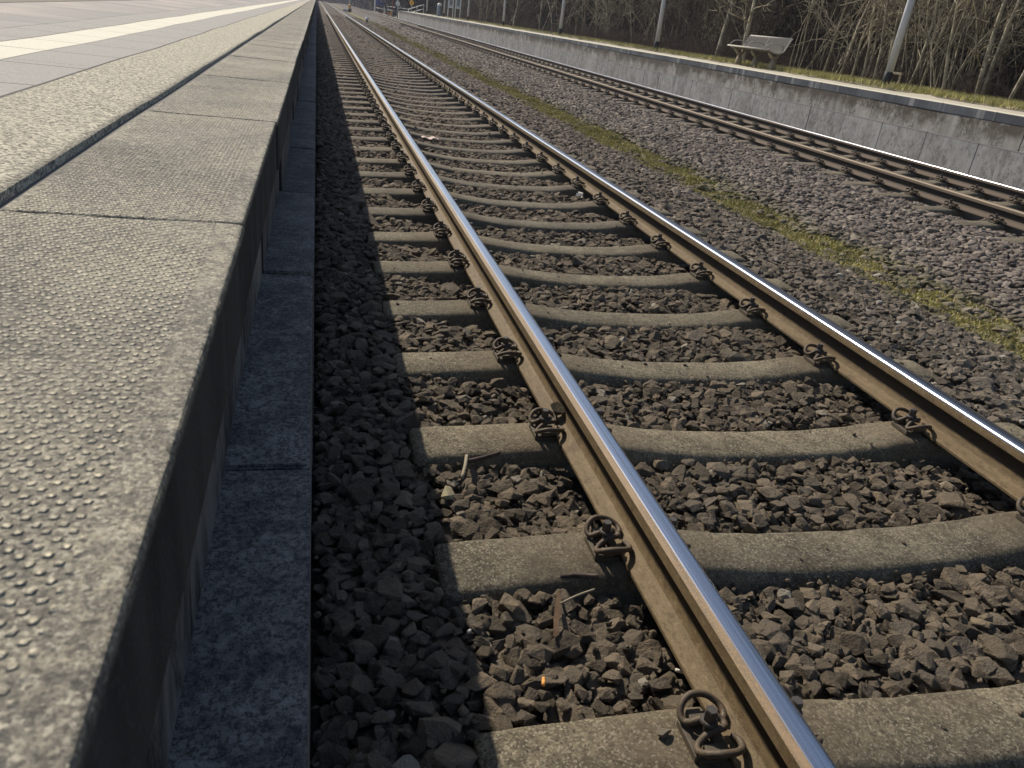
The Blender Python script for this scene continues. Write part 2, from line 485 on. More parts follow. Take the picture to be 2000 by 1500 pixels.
def m_farwall(kind):
    b = B("opposite_" + kind); x, y, z = b.xyz()
    g = b.noise(60, 4, .7); big = b.noise(1.3, 5, .65, b.scale(b.pos, (1, 1, 1.0)))
    streak = b.noise(1, 5, .65, b.scale(b.pos, (5, 5, .9)), .5)
    wr = b.n("ShaderNodeTexWhiteNoise", {"W": b.math('FLOOR', b.math('DIVIDE', y, 1.06))}, noise_dimensions='1D').outputs[0]
    if kind == "coping":
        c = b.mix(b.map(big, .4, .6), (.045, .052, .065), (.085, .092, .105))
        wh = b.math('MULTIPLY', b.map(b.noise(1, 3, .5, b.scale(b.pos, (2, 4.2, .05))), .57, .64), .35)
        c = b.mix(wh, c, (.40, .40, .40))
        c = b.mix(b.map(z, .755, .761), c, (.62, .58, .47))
        c = b.mix(b.math('MULTIPLY', b.line(y, 1.06, .02, .2), .7), c, (.03, .03, .03))
    elif kind == "wall_face":
        c = b.mix(wr, (.165, .155, .142), (.27, .255, .235))
        c = b.mix(b.map(streak, .45, .62, 0, .8), c, (.35, .33, .31))
        low = b.math('MULTIPLY', b.map(b.noise(.9, 6, .75), .40, .47), b.map(b.math('ADD', z, b.math('MULTIPLY', b.noise(3.5, 5, .7), .55)), .68, .84))
        c = b.mix(b.math('MULTIPLY', low, .9), c, (.062, .050, .038))
        cr = b.math('MULTIPLY', b.map(b.math('ABSOLUTE', b.math('SUBTRACT', b.noise(7, 5, .7, b.scale(b.pos, (1, 1, .6)), 1.2), .5)), .012, .045, 1, 0), b.map(b.noise(2.6), .46, .54))
        c = b.mix(b.math('MULTIPLY', cr, .75), c, (.06, .05, .042))
        c = b.mix(b.math('MULTIPLY', b.line(y, 1.06, .012, .3), .7), c, (.06, .055, .05))
    else:
        c = b.mix(wr, (.185, .183, .18), (.25, .247, .24))
        c = b.mix(b.map(streak, .42, .62, 0, .6), c, (.34, .335, .325))
        dk = b.map(b.noise(1, 5, .7, b.scale(b.pos, (1.2, 1.2, .8))), .50, .62)
        c = b.mix(b.math('MULTIPLY', dk, .55), c, (.11, .105, .095))
        cr = b.math('MULTIPLY', b.map(b.math('ABSOLUTE', b.math('SUBTRACT', b.noise(6, 5, .75, b.scale(b.pos, (1, 1.1, .5)), 1.5), .5)), .012, .045, 1, 0), b.map(b.noise(2.1, 4, .7), .44, .52))
        c = b.mix(b.math('MULTIPLY', cr, .8), c, (.06, .052, .046))
        blot = b.map(b.noise(11, 5, .75, b.scale(b.pos, (1, 1, .7))), .40, .60)
        c = b.mix(b.math('MULTIPLY', blot, .35), c, (.40, .395, .38))
        c = b.mix(b.map(z, .295, .315), c, (.12, .115, .12))
        c = b.mix(b.math('MULTIPLY', b.line(y, 1.06, .012, .62), .25), c, (.10, .10, .11))
    return b.out(c, .85, 0, b.bump(b.math('ADD', g, big), .006, .6), .3)


def m_bark(name, a, bb):
    b = B(name); n = b.noise(9, 5, .7, b.scale(b.pos, (1, 1, .4))); f = b.rnd()
    c = b.mix(b.map(n, .35, .65), a, bb)
    c = b.mix(b.map(f, 0, 1, 0, .7), c, b.mix(1.0, c, (.4, .4, .4), 'MULTIPLY'))
    return b.out(c, .9, 0, b.bump(n, .02, .6), .2)


def m_leaf(name, a, bb, tr=.2):
    b = B(name); n = b.noise(2.5, 4, .7); f = b.noise(90, 2)
    c = b.mix(b.map(n, .35, .65), a, bb)
    c = b.mix(b.map(f, .4, .6, 0, .5), c, b.mix(1.0, c, (1.5, 1.4, 1.2), 'MULTIPLY'))
    return b.out(c, .7, 0, None, .2)


MT = dict(
    coping=m_coping(), paving=m_paving(), kerb=m_kerb(), wall=m_nearwall(), sleeper=m_sleeper(),
    stone_brown=m_stone("brown_ballast_rock", (.062, .049, .033), (.185, .145, .100), (.108, .090, .069), True),
    stone_grey=m_stone("grey_ballast_rock", (.085, .070, .059), (.30, .255, .215), (.15, .118, .103)),
    rail=m_rail(), band=m_band(), shine=m_shine(), dull=m_dullshine(), clamp=m_clamp(), ground=m_ground(),
    f_cop=m_farwall("coping"), f_wall=m_farwall("wall_face"), f_low=m_farwall("wall_foot"),
    bark=m_bark("pale_bark", (.22, .19, .14), (.66, .58, .42)),
    twig=m_bark("brown_twig", (.045, .037, .030), (.17, .135, .10)),
    bramble=m_bark("reddish_bramble", (.04, .03, .026), (.17, .125, .10)),
    ivy=m_leaf("dark_evergreen_leaf", (.006, .009, .010), (.018, .022, .018)),
    grass=m_leaf("winter_grass", (.22, .235, .055), (.52, .48, .17)),
    moss=m_leaf("moss_tuft", (.16, .155, .038), (.36, .325, .10)),
    straw=m_leaf("dry_grass", (.30, .25, .15), (.5, .43, .27)),
    soil=plain("dark_soil", (.02, .017, .014), .95, 0, .4, 2),
    soil_top=plain("leaf_litter_soil", (.12, .10, .065), .95, 0, .35, 3),
    pl2top=plain("pale_platform_surface", (.45, .41, .32), .8, 0, .15, 2),
    steel=plain("galvanised_steel", (.40, .42, .44), .45, .35, .12, 6),
    postpaint=plain("pale_grey_post", (.50, .51, .53), .5, .1, .12, 10),
    black=plain("black_paint", (.012, .012, .014), .5, 0, .2, 10),
    bolt=plain("bolt_steel", (.09, .08, .07), .5, .5, .25, 60),
    plate=plain("guide_plate_plastic", (.085, .068, .046), .7, 0, .4, 60),
    benchrim=plain("worn_bench_rim", (.40, .38, .33), .7, 0, .2, 12),
    white=plain("white_paint", (.70, .70, .69), .5, 0, .08, 10),
    yellow=plain("yellow_sign_face", (.80, .42, .02), .5, 0, .05, 10),
    red=plain("red_paint", (.45, .03, .03), .5, 0, .1, 10),
    orange=plain("orange_paint", (.62, .17, .04), .5, 0, .15, 10),
    blue=plain("blue_panel", (.03, .07, .28), .5, 0, .15, 10),
    bin=plain("blue_grey_metal", (.20, .24, .28), .45, .4, .1, 10),
    wood=plain("weathered_wood", (.26, .22, .15), .85, 0, .25, 20),
)

# ------------------------------------------------------------------ constants of the place
SP = 0.628          # sleeper pitch
Y0 = 0.919          # first sleeper
R1 = (0.0, 1.505)
R2 = (5.937, 7.442)
Y2 = 6.966 - 11 * SP   # phase of the second track
ZP1, ZP2 = 0.80, 0.765
XE1, XE2 = -0.959, 8.35
YEND2 = 98.0


def h_bed(x, y):
    """mean level of the stone surface"""
    x = np.asarray(x, float); y = np.asarray(y, float)
    h = np.interp(x, [-1.2, -.87, -.6, -.3, 0, .3, .75, 1.2, 1.5, 1.9, 2.15, 2.6, 3.25, 3.9, 4.6, 5.25, 5.6, 5.94, 6.7, 7.44, 7.9, 8.4],
                  [-.235, -.235, -.205, -.215, -.240, -.224, -.230, -.224, -.240, -.205, -.178, -.195, -.33, -.33, -.25, -.19, -.205, -.235, -.225, -.235, -.215, -.24])
    return h + .012 * vnoise(x, y, .45) + .015 * vnoise(x + 31, y, 1.7)


def moss_amount(x, y):
    cx = 3.42 + .16 * vnoise(y * 0 + 3, y, 2.3) + .08 * vnoise(y * 0 + 9, y, .8)
    wd = .52 + .14 * vnoise(y * 0 + 17, y, 1.6)
    m = np.clip((wd - np.abs(x - cx)) / .26, 0, 1)
    n = .62 + .42 * vnoise(x, y, .22) + .35 * vnoise(x + 7, y, .7)
    return m * np.clip(n * 1.9, 0, 1)

# ------------------------------------------------------------------ ground, sky-blocking bank, far woodland
def grid_mesh(name, xs, ys, hf, mat, kind='structure', label=None, cat=None):
    X, Y = np.meshgrid(xs, ys)
    V = np.stack([X, Y, hf(X, Y)], -1).reshape(-1, 3)
    nx, ny = len(xs), len(ys)
    i = np.arange((ny - 1) * (nx - 1)); r, c = i // (nx - 1), i % (nx - 1)
    a = r * nx + c
    F = np.stack([a, a + 1, a + nx + 1, a + nx], 1)
    o = mk(name, V, F, mat, smooth=True)
    return tag(o, kind=kind, label=label, cat=cat)


ys = np.concatenate([np.arange(-2, 45, .2), np.arange(45, 130, 1.5), np.linspace(130, 420, 40)])
def hb(X, Y):
    z = h_bed(X, Y) - .035
    return z + np.clip((Y - 60) / 12, 0, 1) * .03 + .026 * moss_amount(X, Y)
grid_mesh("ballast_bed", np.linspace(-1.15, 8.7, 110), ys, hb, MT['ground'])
mk("ground", [(-400, -100, -.62), (400, -100, -.62), (400, 450, -.62), (-400, 450, -.62)], [(0, 1, 2, 3)], MT['soil_top'])
bpy.data.objects["ground"]["kind"] = "structure"
# bank added behind the opposite platform, rising to block the sky
def hk(X, Y):
    t = np.clip((X - 16.5) / 14, 0, 1)
    base = .70 + .05 * vnoise(X, Y, 1.3) + t * t * (3 - 2 * t) * 11
    far = np.clip((Y - 92) / 12, 0, 1) * np.clip((17 - X) / 3, 0, 1)
    return base * (1 - far) + far * (-.25)
grid_mesh("sky_block_bank", np.concatenate([np.arange(11.0, 17, .5), np.arange(17, 45, 1.5)]), np.arange(-6, 420, 2.0), hk, MT['soil'])

# ------------------------------------------------------------------ near platform
plat = empty("station_platform", (0, 0, 0))
tag(plat, "near platform with bumpy concrete edge slabs and a cream ribbed strip", "platform")
jit = np.random.default_rng(3)
P0 = 1.128 - 1.02 * 3
slab_me = None
def copy_part(src, name, parent, loc, rot=0.0, sc=None):
    o = src.copy(); o.name = name; o.parent = parent; o.location = loc; o.rotation_euler = (0, 0, rot)
    if sc: o.scale = sc
    COL.objects.link(o); return o

def slab_mesh(seed):
    r = np.random.default_rng(seed); off = r.uniform(0, 50, 6)
    x0, x1, y0, y1 = XE1 - .310, XE1, .0055, 1.0145
    xs = np.unique(np.concatenate([x0 + np.array([0, .0015, .003, .006, .01, .015]), np.linspace(x0 + .02, x1 - .02, 18), x1 - np.array([.015, .01, .006, .003, .0015, 0])]))
    ysn = np.unique(np.round(np.concatenate([y0 + np.array([0, .0015, .003, .006, .01, .015]), np.arange(.03, 1.0, .008), y1 - np.array([.015, .01, .006, .003, .0015, 0])]), 5))
    X, Y = np.meshgrid(xs, ysn)
    e = np.stack([X - x0, x1 - X, Y - y0, y1 - Y])
    rad = .0035 + .0035 * (vnoise(X + off[0], Y + off[1], .02) + .6) + .004 * np.clip(vnoise(X + off[2], Y + off[3], .07), 0, 1)
    rad = np.clip(rad * .7, .0012, .008)
    d = np.clip(1 - e / rad, 0, 1)
    q = np.clip(np.sqrt((d ** 2).sum(0)), 0, 1)
    Z = ZP1 - rad * (1 - np.sqrt(1 - q ** 2)) + .0004 * vnoise(X, Y + off[4], .015)
    nx, ny = len(xs), len(ysn)
    V = np.stack([X, Y, Z], -1).reshape(-1, 3)
    i = np.arange((ny - 1) * (nx - 1)); r_, c_ = i // (nx - 1), i % (nx - 1); a = r_ * nx + c_
    F = [tuple(f) for f in np.stack([a, a + 1, a + nx + 1, a + nx], 1)]
    ring = list(range(nx)) + [k * nx + nx - 1 for k in range(1, ny)] + [(ny - 1) * nx + k for k in range(nx - 2, -1, -1)] + [k * nx for k in range(ny - 2, 0, -1)]
    n0 = len(V); low = V[ring].copy(); low[:, 2] = ZP1 - .125
    V = np.concatenate([V, low]); m = len(ring)
    for k in range(m):
        F.append((ring[k], n0 + k, n0 + (k + 1) % m, ring[(k + 1) % m]))
    F.append(tuple(reversed(range(n0, n0 + m))))
    return V, F
slabs = []
for k in range(3):
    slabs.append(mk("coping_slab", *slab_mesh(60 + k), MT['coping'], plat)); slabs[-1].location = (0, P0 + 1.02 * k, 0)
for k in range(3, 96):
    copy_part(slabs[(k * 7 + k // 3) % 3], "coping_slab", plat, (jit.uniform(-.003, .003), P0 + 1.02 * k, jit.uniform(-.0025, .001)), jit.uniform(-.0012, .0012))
kb = MB()
bmk = bmesh.new()
# kerb block seen from above: rounded far inner corner
def kerb_shape():
    pts = [(-1.03, .004), (-.867, .004), (-.867, 1.014)]
    for a in np.linspace(0, math.pi / 2, 6):
        pts.append((-1.03 + .0 + .028 * (1 - math.sin(a)) , 1.014 - .028 * (1 - math.cos(a))))
    n = len(pts)
    V = [(x, y, .39) for x, y in pts] + [(x, y, -.5) for x, y in pts]
    bm = bmesh.new()
    vs = [bm.verts.new(v) for v in V]
    bm.faces.new(vs[:n]); bm.faces.new(list(reversed(vs[n:])))
    for i in range(n): bm.faces.new((vs[i], vs[n + i], vs[n + (i + 1) % n], vs[(i + 1) % n]))
    bmesh.ops.recalc_face_normals(bm, faces=bm.faces[:])
    top = [e for e in bm.edges if all(abs(v.co.z - .39) < 1e-5 for v in e.verts)]
    bmesh.ops.bevel(bm, geom=top, offset=.006, segments=2, affect='EDGES')
    return bm
kerb = kb.bm(kerb_shape()).build("kerb_block", MT['kerb'], plat)
kerb.location = (0, P0, 0)
for k in range(1, 96):
    copy_part(kerb, "kerb_block", plat, (jit.uniform(-.002, .002), P0 + 1.02 * k, jit.uniform(-.003, .002)))
# wall under the overhang, one panel per block, its face slightly uneven
w = MB()
for k in range(0, 96):
    x = -.997 + jit.uniform(-.009, .006)
    y = P0 + 1.02 * k
    w.box(-1.10, x, y + .002, y + 1.018, .2, ZP1 - .126)
w.box(-1.10, -1.02, P0 + 97.9, 420, -.5, ZP1 - .126)
w.build("retaining_wall", MT['wall'], plat)
tail = MB()
tail.box(XE1 - .310, XE1, P0 + 1.02 * 96, 420, ZP1 - .125, ZP1)
tail.box(-1.03, -.867, P0 + 1.02 * 96, 420, -.5, .39)
tail.build("distant_platform_edge", MT['kerb'], plat)
def hp(X, Y):
    return .8065 + .0035 * vnoise(X, Y, .8) - .0 * X
X, Yg = np.meshgrid(np.concatenate([[-1.2860], np.arange(-1.31, -3.2, -.09), np.arange(-3.3, -9, -.8)]), np.concatenate([np.arange(-3, 20, .17), np.arange(20, 420, 8.0)]))
V = np.stack([X, Yg, hp(X, Yg)], -1).reshape(-1, 3)
nx = X.shape[1]; ny = X.shape[0]
i = np.arange((ny - 1) * (nx - 1)); r_, c_ = i // (nx - 1), i % (nx - 1); a = r_ * nx + c_
F = np.stack([a, a + nx, a + nx + 1, a + 1], 1)
wobble = .0025 * vnoise(V[:, 1] * 0, V[:, 1], .5)
V[::nx, 0] += wobble[::nx]
V2 = V[::nx].copy(); V2[:, 2] -= .05
n0 = len(V); e0 = np.arange(0, len(V), nx)
side = np.stack([e0[:-1], n0 + np.arange(len(e0) - 1), n0 + 1 + np.arange(len(e0) - 1), e0[1:]], 1)
mk("paving", np.concatenate([V, V2]), np.concatenate([F, side]), MT['paving'], plat)
MB().box(-1.34, -1.2705, -3, 420, .74, .7925).build("joint_edging", plain("grey_edging", (.13, .125, .115), .9, 0, .4, 50), plat)
MB().box(-1.2700, -.975, -3, 420, .74, .789).build("joint_filling", plain("dusty_joint_filling", (.07, .062, .052), .9, 0, .35, 40), plat)
MB().box(-9, -1.101, -3, 420, -.5, .76).build("platform_core", MT['soil_top'], plat)

# ------------------------------------------------------------------ rails
def rail_profile(mode):
    h = [(0, 0), (.012, -.0002), (.022, -.0009), (.0265, -.0018), (.030, -.004), (.0328, -.0075), (.0342, -.012), (.0365, -.037), (.0352, -.040),
         (.020, -.0425), (.0090, -.0445), (.0080, -.062), (.0080, -.080), (.0086, -.100), (.0115, -.115), (.0175, -.126), (.028, -.132),
         (.045, -.1378), (.0600, -.1424), (.0625, -.1450), (.0625, -.1540)]
    L = [(-x, z) for x, z in reversed(h[1:])]
    if mode == 'left':      # field side worn to a flat shoulder
        L = [p for p in L if not (p[1] > -.0121 and p[0] < -.013)]
        k = max(i for i, p in enumerate(L) if p[1] < -.03) + 1
        L[k:k] = [(-.0342, -.0098), (-.0215, -.0026), (-.0185, -.0010)]
    return L + h
def make_rail(x0, label, mode):
    pr = rail_profile(mode); n = len(pr)
    ysr = np.concatenate([np.arange(-2, 60, 2.0), [80, 120, 200, 420]])
    V = []
    for y in ysr:
        V += [(x0 + x, y, z) for x, z in pr]
    F = []; mi = []
    for i in range(len(ysr) - 1):
        for j in range(n):
            a = i * n + j; b = i * n + (j + 1) % n
            F.append((a, b, b + n, a + n))
            x1, z1 = pr[j]; x2, z2 = pr[(j + 1) % n]
            xm, zm = (x1 + x2) / 2, (z1 + z2) / 2
            m = 0
            if zm > -.010 and abs(xm) < .035:
                m = 1
                if mode == 'left' and xm < -.0195: m = 2
                if mode == 'right' and xm > .027: m = 2
                if mode == 'dull': m = 3
            elif zm > -.02 and abs(xm) < .0352 and mode in ('left',) and xm > 0: m = 1
            mi.append(m)
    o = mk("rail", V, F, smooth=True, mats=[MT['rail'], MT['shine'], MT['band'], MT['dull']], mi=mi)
    o.data.set_sharp_from_angle(angle=math.radians(24))
    return tag(o, label, "rail", "rails of the two tracks")
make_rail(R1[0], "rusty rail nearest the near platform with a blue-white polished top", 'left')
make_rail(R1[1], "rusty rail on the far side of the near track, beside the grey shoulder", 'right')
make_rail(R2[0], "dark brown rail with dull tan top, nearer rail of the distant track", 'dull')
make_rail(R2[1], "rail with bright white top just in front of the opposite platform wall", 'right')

# ------------------------------------------------------------------ sleepers with their clamps
def sleeper_mesh():
    st = []
    for s in (-1, 1):
        pass
    xs = np.unique(np.round(np.concatenate([np.arange(-1.3, 1.301, .05), [-1.285, 1.285]]), 4))
    def ztop(x):
        a = abs(x)
        return np.interp(a, [0, .22, .38, .48, .555, .60, .66, .86, .92, .98, 1.10, 1.27, 1.285, 1.3],
                         [-.2075, -.205, -.195, -.182, -.170, -.165, -.163, -.163, -.165, -.171, -.176, -.183, -.187, -.200])
    def htop(x):
        a = abs(x)
        return np.interp(a, [0, .3, .55, .7, .9, 1.3], [.086, .085, .081, .081, .089, .097])
    V = []; rn = np.random.default_rng(5)
    for x in xs:
        z = float(ztop(x)); h = float(htop(x)); j = lambda q=.0016: rn.uniform(-q, q)
        V += [(x, -h - .062, -.40), (x, -h - .020 + j(.003), z - .030 + j(.003)), (x, -h - .007 + j(.002), z - .010 + j(.002)), (x, -h + .010, z - .001 + j(.0008)),
              (x, 0, z + j(.001)), (x, h - .010, z - .001 + j(.0008)), (x, h + .007 + j(.002), z - .010 + j(.002)), (x, h + .020 + j(.003), z - .030 + j(.003)), (x, h + .062, -.40)]
    n = 9; F = []
    for i in range(len(xs) - 1):
        for j in range(n - 1):
            a = i * n + j; F.append((a, a + n, a + n + 1, a + 1))
    F.append(tuple(range(n))); F.append(tuple(reversed(range((len(xs) - 1) * n, len(xs) * n))))
    return V, F
SV, SF = sleeper_mesh()
S0 = mk("concrete_sleeper", SV, SF, MT['sleeper'])
bpy.data.meshes[S0.data.name].polygons.foreach_set("use_smooth", np.array([len(p.vertices) == 4 for p in S0.data.polygons]))

def clamp_path():
    half = [(.060, .018, .026), (.066, .034, .027), (.060, .052, .031), (.034, .064, .041), (.0, .068, .047), (-.026, .066, .041), (-.043, .056, .028),
            (-.048, .040, .018), (-.044, .026, .018), (-.029, .017, .028), (-.008, .0155, .041), (.018, .0155, .044), (.034, .010, .041), (.039, 0, .040)]
    half = [(.050, .020, .026), (.060, .036, .028), (.055, .058, .033), (.028, .075, .043), (-.010, .077, .046), (-.036, .066, .036),
            (-.046, .048, .022), (-.040, .031, .018), (-.022, .021, .030), (.0, .0175, .042), (.020, .017, .045), (.033, .010, .042), (.037, 0, .041)]
    return half + [(u, -v, w) for u, v, w in reversed(half[:-1])]
def clamp_mesh(k, per):
    P = spline(clamp_path(), per)
    R = np.full(len(P), .0076); P = P * [.86, .93, 1.0] + [.004, 0, .001]
    V, F = tube(P, R, k)
    return V, F
def at_seat(V, side, rail_local):
    # u points to the rail; v along the rail; heights from the rail foot
    V = np.asarray(V, float).copy()
    out = np.empty_like(V)
    out[:, 0] = rail_local + side * (.0963 - V[:, 0])
    out[:, 1] = V[:, 1]
    out[:, 2] = V[:, 2] - .154
    return out
CV, CF = clamp_mesh(8, 5)
LV, LF = clamp_mesh(4, 2)
def bolt_mesh():
    m = MB()
    m.lathe([(.007, -.02), (.007, .049), (.0185, .050), (.0185, .054), (.0165, .057), (.0125, .0575)], k=16)
    m.lathe([(.0132, .0575), (.0132, .081), (.0115, .0845)], k=6)
    return np.concatenate(m.V), m.F
def plate_mesh():
    m = MB()
    m.box(-.030, .0325, -.050, .054, -.014, .002, bev=.003)
    m.box(-.038, -.026, -.044, .046, -.008, .008, bev=.002)
    m.box(.008, .0325, -.050, .050, .008, .022, bev=.003)
    m.box(-.02, .012, -.054, -.030, .008, .026, bev=.003)
    m.box(-.02, .012, .030, .054, .008, .026, bev=.003)
    return np.concatenate(m.V), m.F
BV, BF = bolt_mesh(); PV, PF = plate_mesh()
SEATS = [(-.7525, -1), (-.7525, 1), (.7525, -1), (.7525, 1)]
seat_parts = []
for rl, sd_ in SEATS:
    flip = sd_ > 0
    fx = lambda F_: [tuple(reversed(f)) for f in F_] if not flip else F_
    c = mk("rail_clamp", at_seat(CV, sd_, rl), fx(CF), MT['clamp'], S0, smooth=True)
    b = mk("bolt", at_seat(BV, sd_, rl), fx(BF), MT['bolt'], c)
    p = mk("guide_plate", at_seat(PV, sd_, rl), fx(PF), MT['plate'], S0)
    seat_parts.append((c, b, p))
low_me = []
for rl, sd_ in SEATS:
    m = MB(); m.add(at_seat(LV, sd_, rl), LF if sd_ > 0 else [tuple(reversed(f)) for f in LF])
    m.add(at_seat([(x, y, z) for z in (-.01, .05) for y in (-.02, .02) for x in (-.02, .02)], sd_, rl), [(0, 2, 3, 1), (4, 5, 7, 6), (0, 1, 5, 4), (2, 6, 7, 3), (0, 4, 6, 2), (1, 3, 7, 5)])
    me = bpy.data.meshes.new("rail_clamp"); me.from_pydata([tuple(v) for v in np.concatenate(m.V)], [], m.F); me.materials.append(MT['clamp']); low_me.append(me)
jit = np.random.default_rng(11)
def put_sleeper(first, x, y, label, group, lod):
    if first: s = S0
    else:
        s = S0.copy(); COL.objects.link(s)
    s.name = "concrete_sleeper"
    s.location = (x, y, jit.uniform(-.003, .002)); s.rotation_euler = (0, 0, jit.uniform(-.006, .006))
    tag(s, label, "sleeper", group)
    if first or lod >= 2:
        if lod == 0: return
    if not first:
        if lod == 0:
            for c, b, p in seat_parts:
                c2 = c.copy(); COL.objects.link(c2); c2.parent = s
                b2 = b.copy(); COL.objects.link(b2); b2.parent = c2
                p2 = p.copy(); COL.objects.link(p2); p2.parent = s
        elif lod == 1:
            for me in low_me:
                c2 = bpy.data.objects.new("rail_clamp", me); COL.objects.link(c2); c2.parent = s
ORD = "first second third fourth fifth sixth seventh eighth ninth tenth eleventh twelfth thirteenth fourteenth fifteenth sixteenth seventeenth eighteenth nineteenth twentieth".split()
G1 = "concrete sleepers under the near track"; G2 = "concrete sleepers under the distant track"
first = True
for k in range(-1, 150):
    if k == -1: lab = "nearest brown-grey concrete sleeper, cut by the bottom right of the photo"
    elif 0 <= k < 20: lab = f"brown-grey concrete sleeper of near track, {ORD[k]} whose bolt shows counting from the bottom"
    else: lab = "narrow-looking concrete sleeper in the far stretch of the near track"
    put_sleeper(first, .7525, Y0 + SP * k, lab, G1, 0 if k < 42 else (1 if k < 110 else 2)); first = False
k2 = 0
for k in range(4, 134):
    y = Y2 + SP * k
    if y > 5.6 and k2 < 20:
        lab = f"dusty sleeper end under the distant track, {ORD[k2]} counting from the right edge"; k2 += 1
    elif y <= 5.6: lab = "dusty sleeper of the distant track beyond the right edge of the photo"
    else: lab = "dusty half-buried sleeper in the far stretch of the distant track"
    put_sleeper(False, R2[0] + .7525, y, lab, G2, 0 if y < 22 else (1 if y < 70 else 2))

# ------------------------------------------------------------------ ballast stones (uncountable: instanced)
def stone_proto(i, rounder):
    r = np.random.default_rng(100 + i + (500 if rounder else 0))
    bm = bmesh.new()
    n = r.integers(12, 18) if not rounder else r.integers(13, 19)
    asp = np.array([1.0, r.uniform(.66, .95), r.uniform(.42, .62)])
    for _ in range(n):
        v = r.normal(size=3)
        if rounder: v /= np.linalg.norm(v)
        else:
            v /= np.max(np.abs(v)) ** .45 * np.linalg.norm(v) ** .55
            v *= r.uniform(.9, 1.0)
        bm.verts.new(Vector(v * asp * .5))
    res = bmesh.ops.convex_hull(bm, input=bm.verts[:])
    for e in list({g for g in res["geom_interior"] if isinstance(g, bmesh.types.BMVert)}):
        bm.verts.remove(e)
    bmesh.ops.dissolve_limit(bm, angle_limit=math.radians(14), verts=bm.verts[:], edges=bm.edges[:])
    bmesh.ops.bevel(bm, geom=bm.edges[:], offset=.022 if not rounder else .045, segments=1 if not rounder else 2, affect='EDGES', clamp_overlap=True)
    bmesh.ops.triangulate(bm, faces=[f for f in bm.faces if len(f.verts) > 4])
    bmesh.ops.recalc_face_normals(bm, faces=bm.faces[:])
    me = bpy.data.meshes.new("stone"); bm.to_mesh(me); bm.free()
    me.materials.append(MT['stone_grey' if rounder else 'stone_brown'])
    if rounder and i % 2: me.polygons.foreach_set("use_smooth", np.ones(len(me.polygons), bool))
    return bpy.data.objects.new("stone", me)
def proto_collection(name, obs):
    c = bpy.data.collections.new(name)
    for o in obs: c.objects.link(o)
    return c
brown_c = proto_collection("stone_shapes_angular", [stone_proto(i, False) for i in range(26)])
grey_c = proto_collection("stone_shapes_rounded", [stone_proto(i, True) for i in range(20)])

def instancer(name, P, rot, sc, idx, coll):
    me = bpy.data.meshes.new(name)
    me.vertices.add(len(P)); me.vertices.foreach_set("co", np.asarray(P, np.float32).ravel())
    for an, arr in (("irot", rot), ("iscale", sc)):
        at = me.attributes.new(an, 'FLOAT_VECTOR', 'POINT'); at.data.foreach_set("vector", np.asarray(arr, np.float32).ravel())
    at = me.attributes.new("iidx", 'INT', 'POINT'); at.data.foreach_set("value", np.asarray(idx, np.int32))
    o = bpy.data.objects.new(name, me); COL.objects.link(o)
    ng = bpy.data.node_groups.new(name, 'GeometryNodeTree')
    ng.interface.new_socket("Geometry", in_out='INPUT', socket_type='NodeSocketGeometry')
    ng.interface.new_socket("Geometry", in_out='OUTPUT', socket_type='NodeSocketGeometry')
    N = ng.nodes; L = ng.links
    gi = N.new('NodeGroupInput'); go = N.new('NodeGroupOutput')
    ci = N.new('GeometryNodeCollectionInfo'); ci.inputs['Collection'].default_value = coll
    ci.inputs['Separate Children'].default_value = True; ci.inputs['Reset Children'].default_value = True
    ip = N.new('GeometryNodeInstanceOnPoints'); ip.inputs['Pick Instance'].default_value = True
    def att(nm, t):
        a = N.new('GeometryNodeInputNamedAttribute'); a.data_type = t; a.inputs['Name'].default_value = nm
        return a.outputs['Attribute']
    e2r = N.new('FunctionNodeEulerToRotation')
    L.new(att("irot", 'FLOAT_VECTOR'), e2r.inputs[0]); L.new(e2r.outputs[0], ip.inputs['Rotation'])
    L.new(att("iscale", 'FLOAT_VECTOR'), ip.inputs['Scale'])
    L.new(att("iidx", 'INT'), ip.inputs['Instance Index'])
    L.new(gi.outputs[0], ip.inputs['Points']); L.new(ci.outputs[0], ip.inputs['Instance'])
    L.new(ip.outputs[0], go.inputs[0])
    md = o.modifiers.new("scatter", 'NODES'); md.node_group = ng
    return o

def in_view(P, margin=.30):
    v = (P - CAM) @ MR
    z = -v[:, 2]
    u = v[:, 0] / np.maximum(z, 1e-3) * 1477.78 / 1000; w_ = v[:, 1] / np.maximum(z, 1e-3) * 1477.78 / 1000
    return (z > 0) & (np.abs(u) < 1 + margin) & (np.abs(w_) < .75 + margin)

def scatter(x0, x1, y0, y1, step):
    gx = np.arange(x0, x1, step); gy = np.arange(y0, y1, step * .92)
    X, Y = np.meshgrid(gx, gy)
    X = X + (np.arange(len(gy)) % 2)[:, None] * step * .5
    X = X + rng.uniform(-.42, .42, X.shape) * step; Y = Y + rng.uniform(-.42, .42, Y.shape) * step
    return X.ravel(), Y.ravel()

def keep_off(X, Y, Z, r):
    ok = np.ones(len(X), bool)
    for (cx, yph) in ((.7525, Y0), (R2[0] + .7525, Y2)):
        dy = np.abs((Y - yph + SP / 2) % SP - SP / 2)
        ax = np.abs(X - cx)
        ztop = np.interp(ax, [0, .22, .38, .55, .9, 1.1, 1.3], [-.2075, -.205, -.195, -.170, -.166, -.176, -.19])
        hw = .088 + np.clip(ztop - Z, 0, .2) * .25
        ins = (ax < 1.3 + r * .3) & (dy < hw + r * .38)
        # sleeper ends may be partly covered
        ok &= ~ins
        for rx in (-.7525, .7525):
            ok &= ~((np.abs(X - cx - rx) < .066 + r * .42) & (Z > -.19 - 0 * X))
            ok &= ~((np.abs(X - cx - rx) < .02 + r * .3))
    return ok

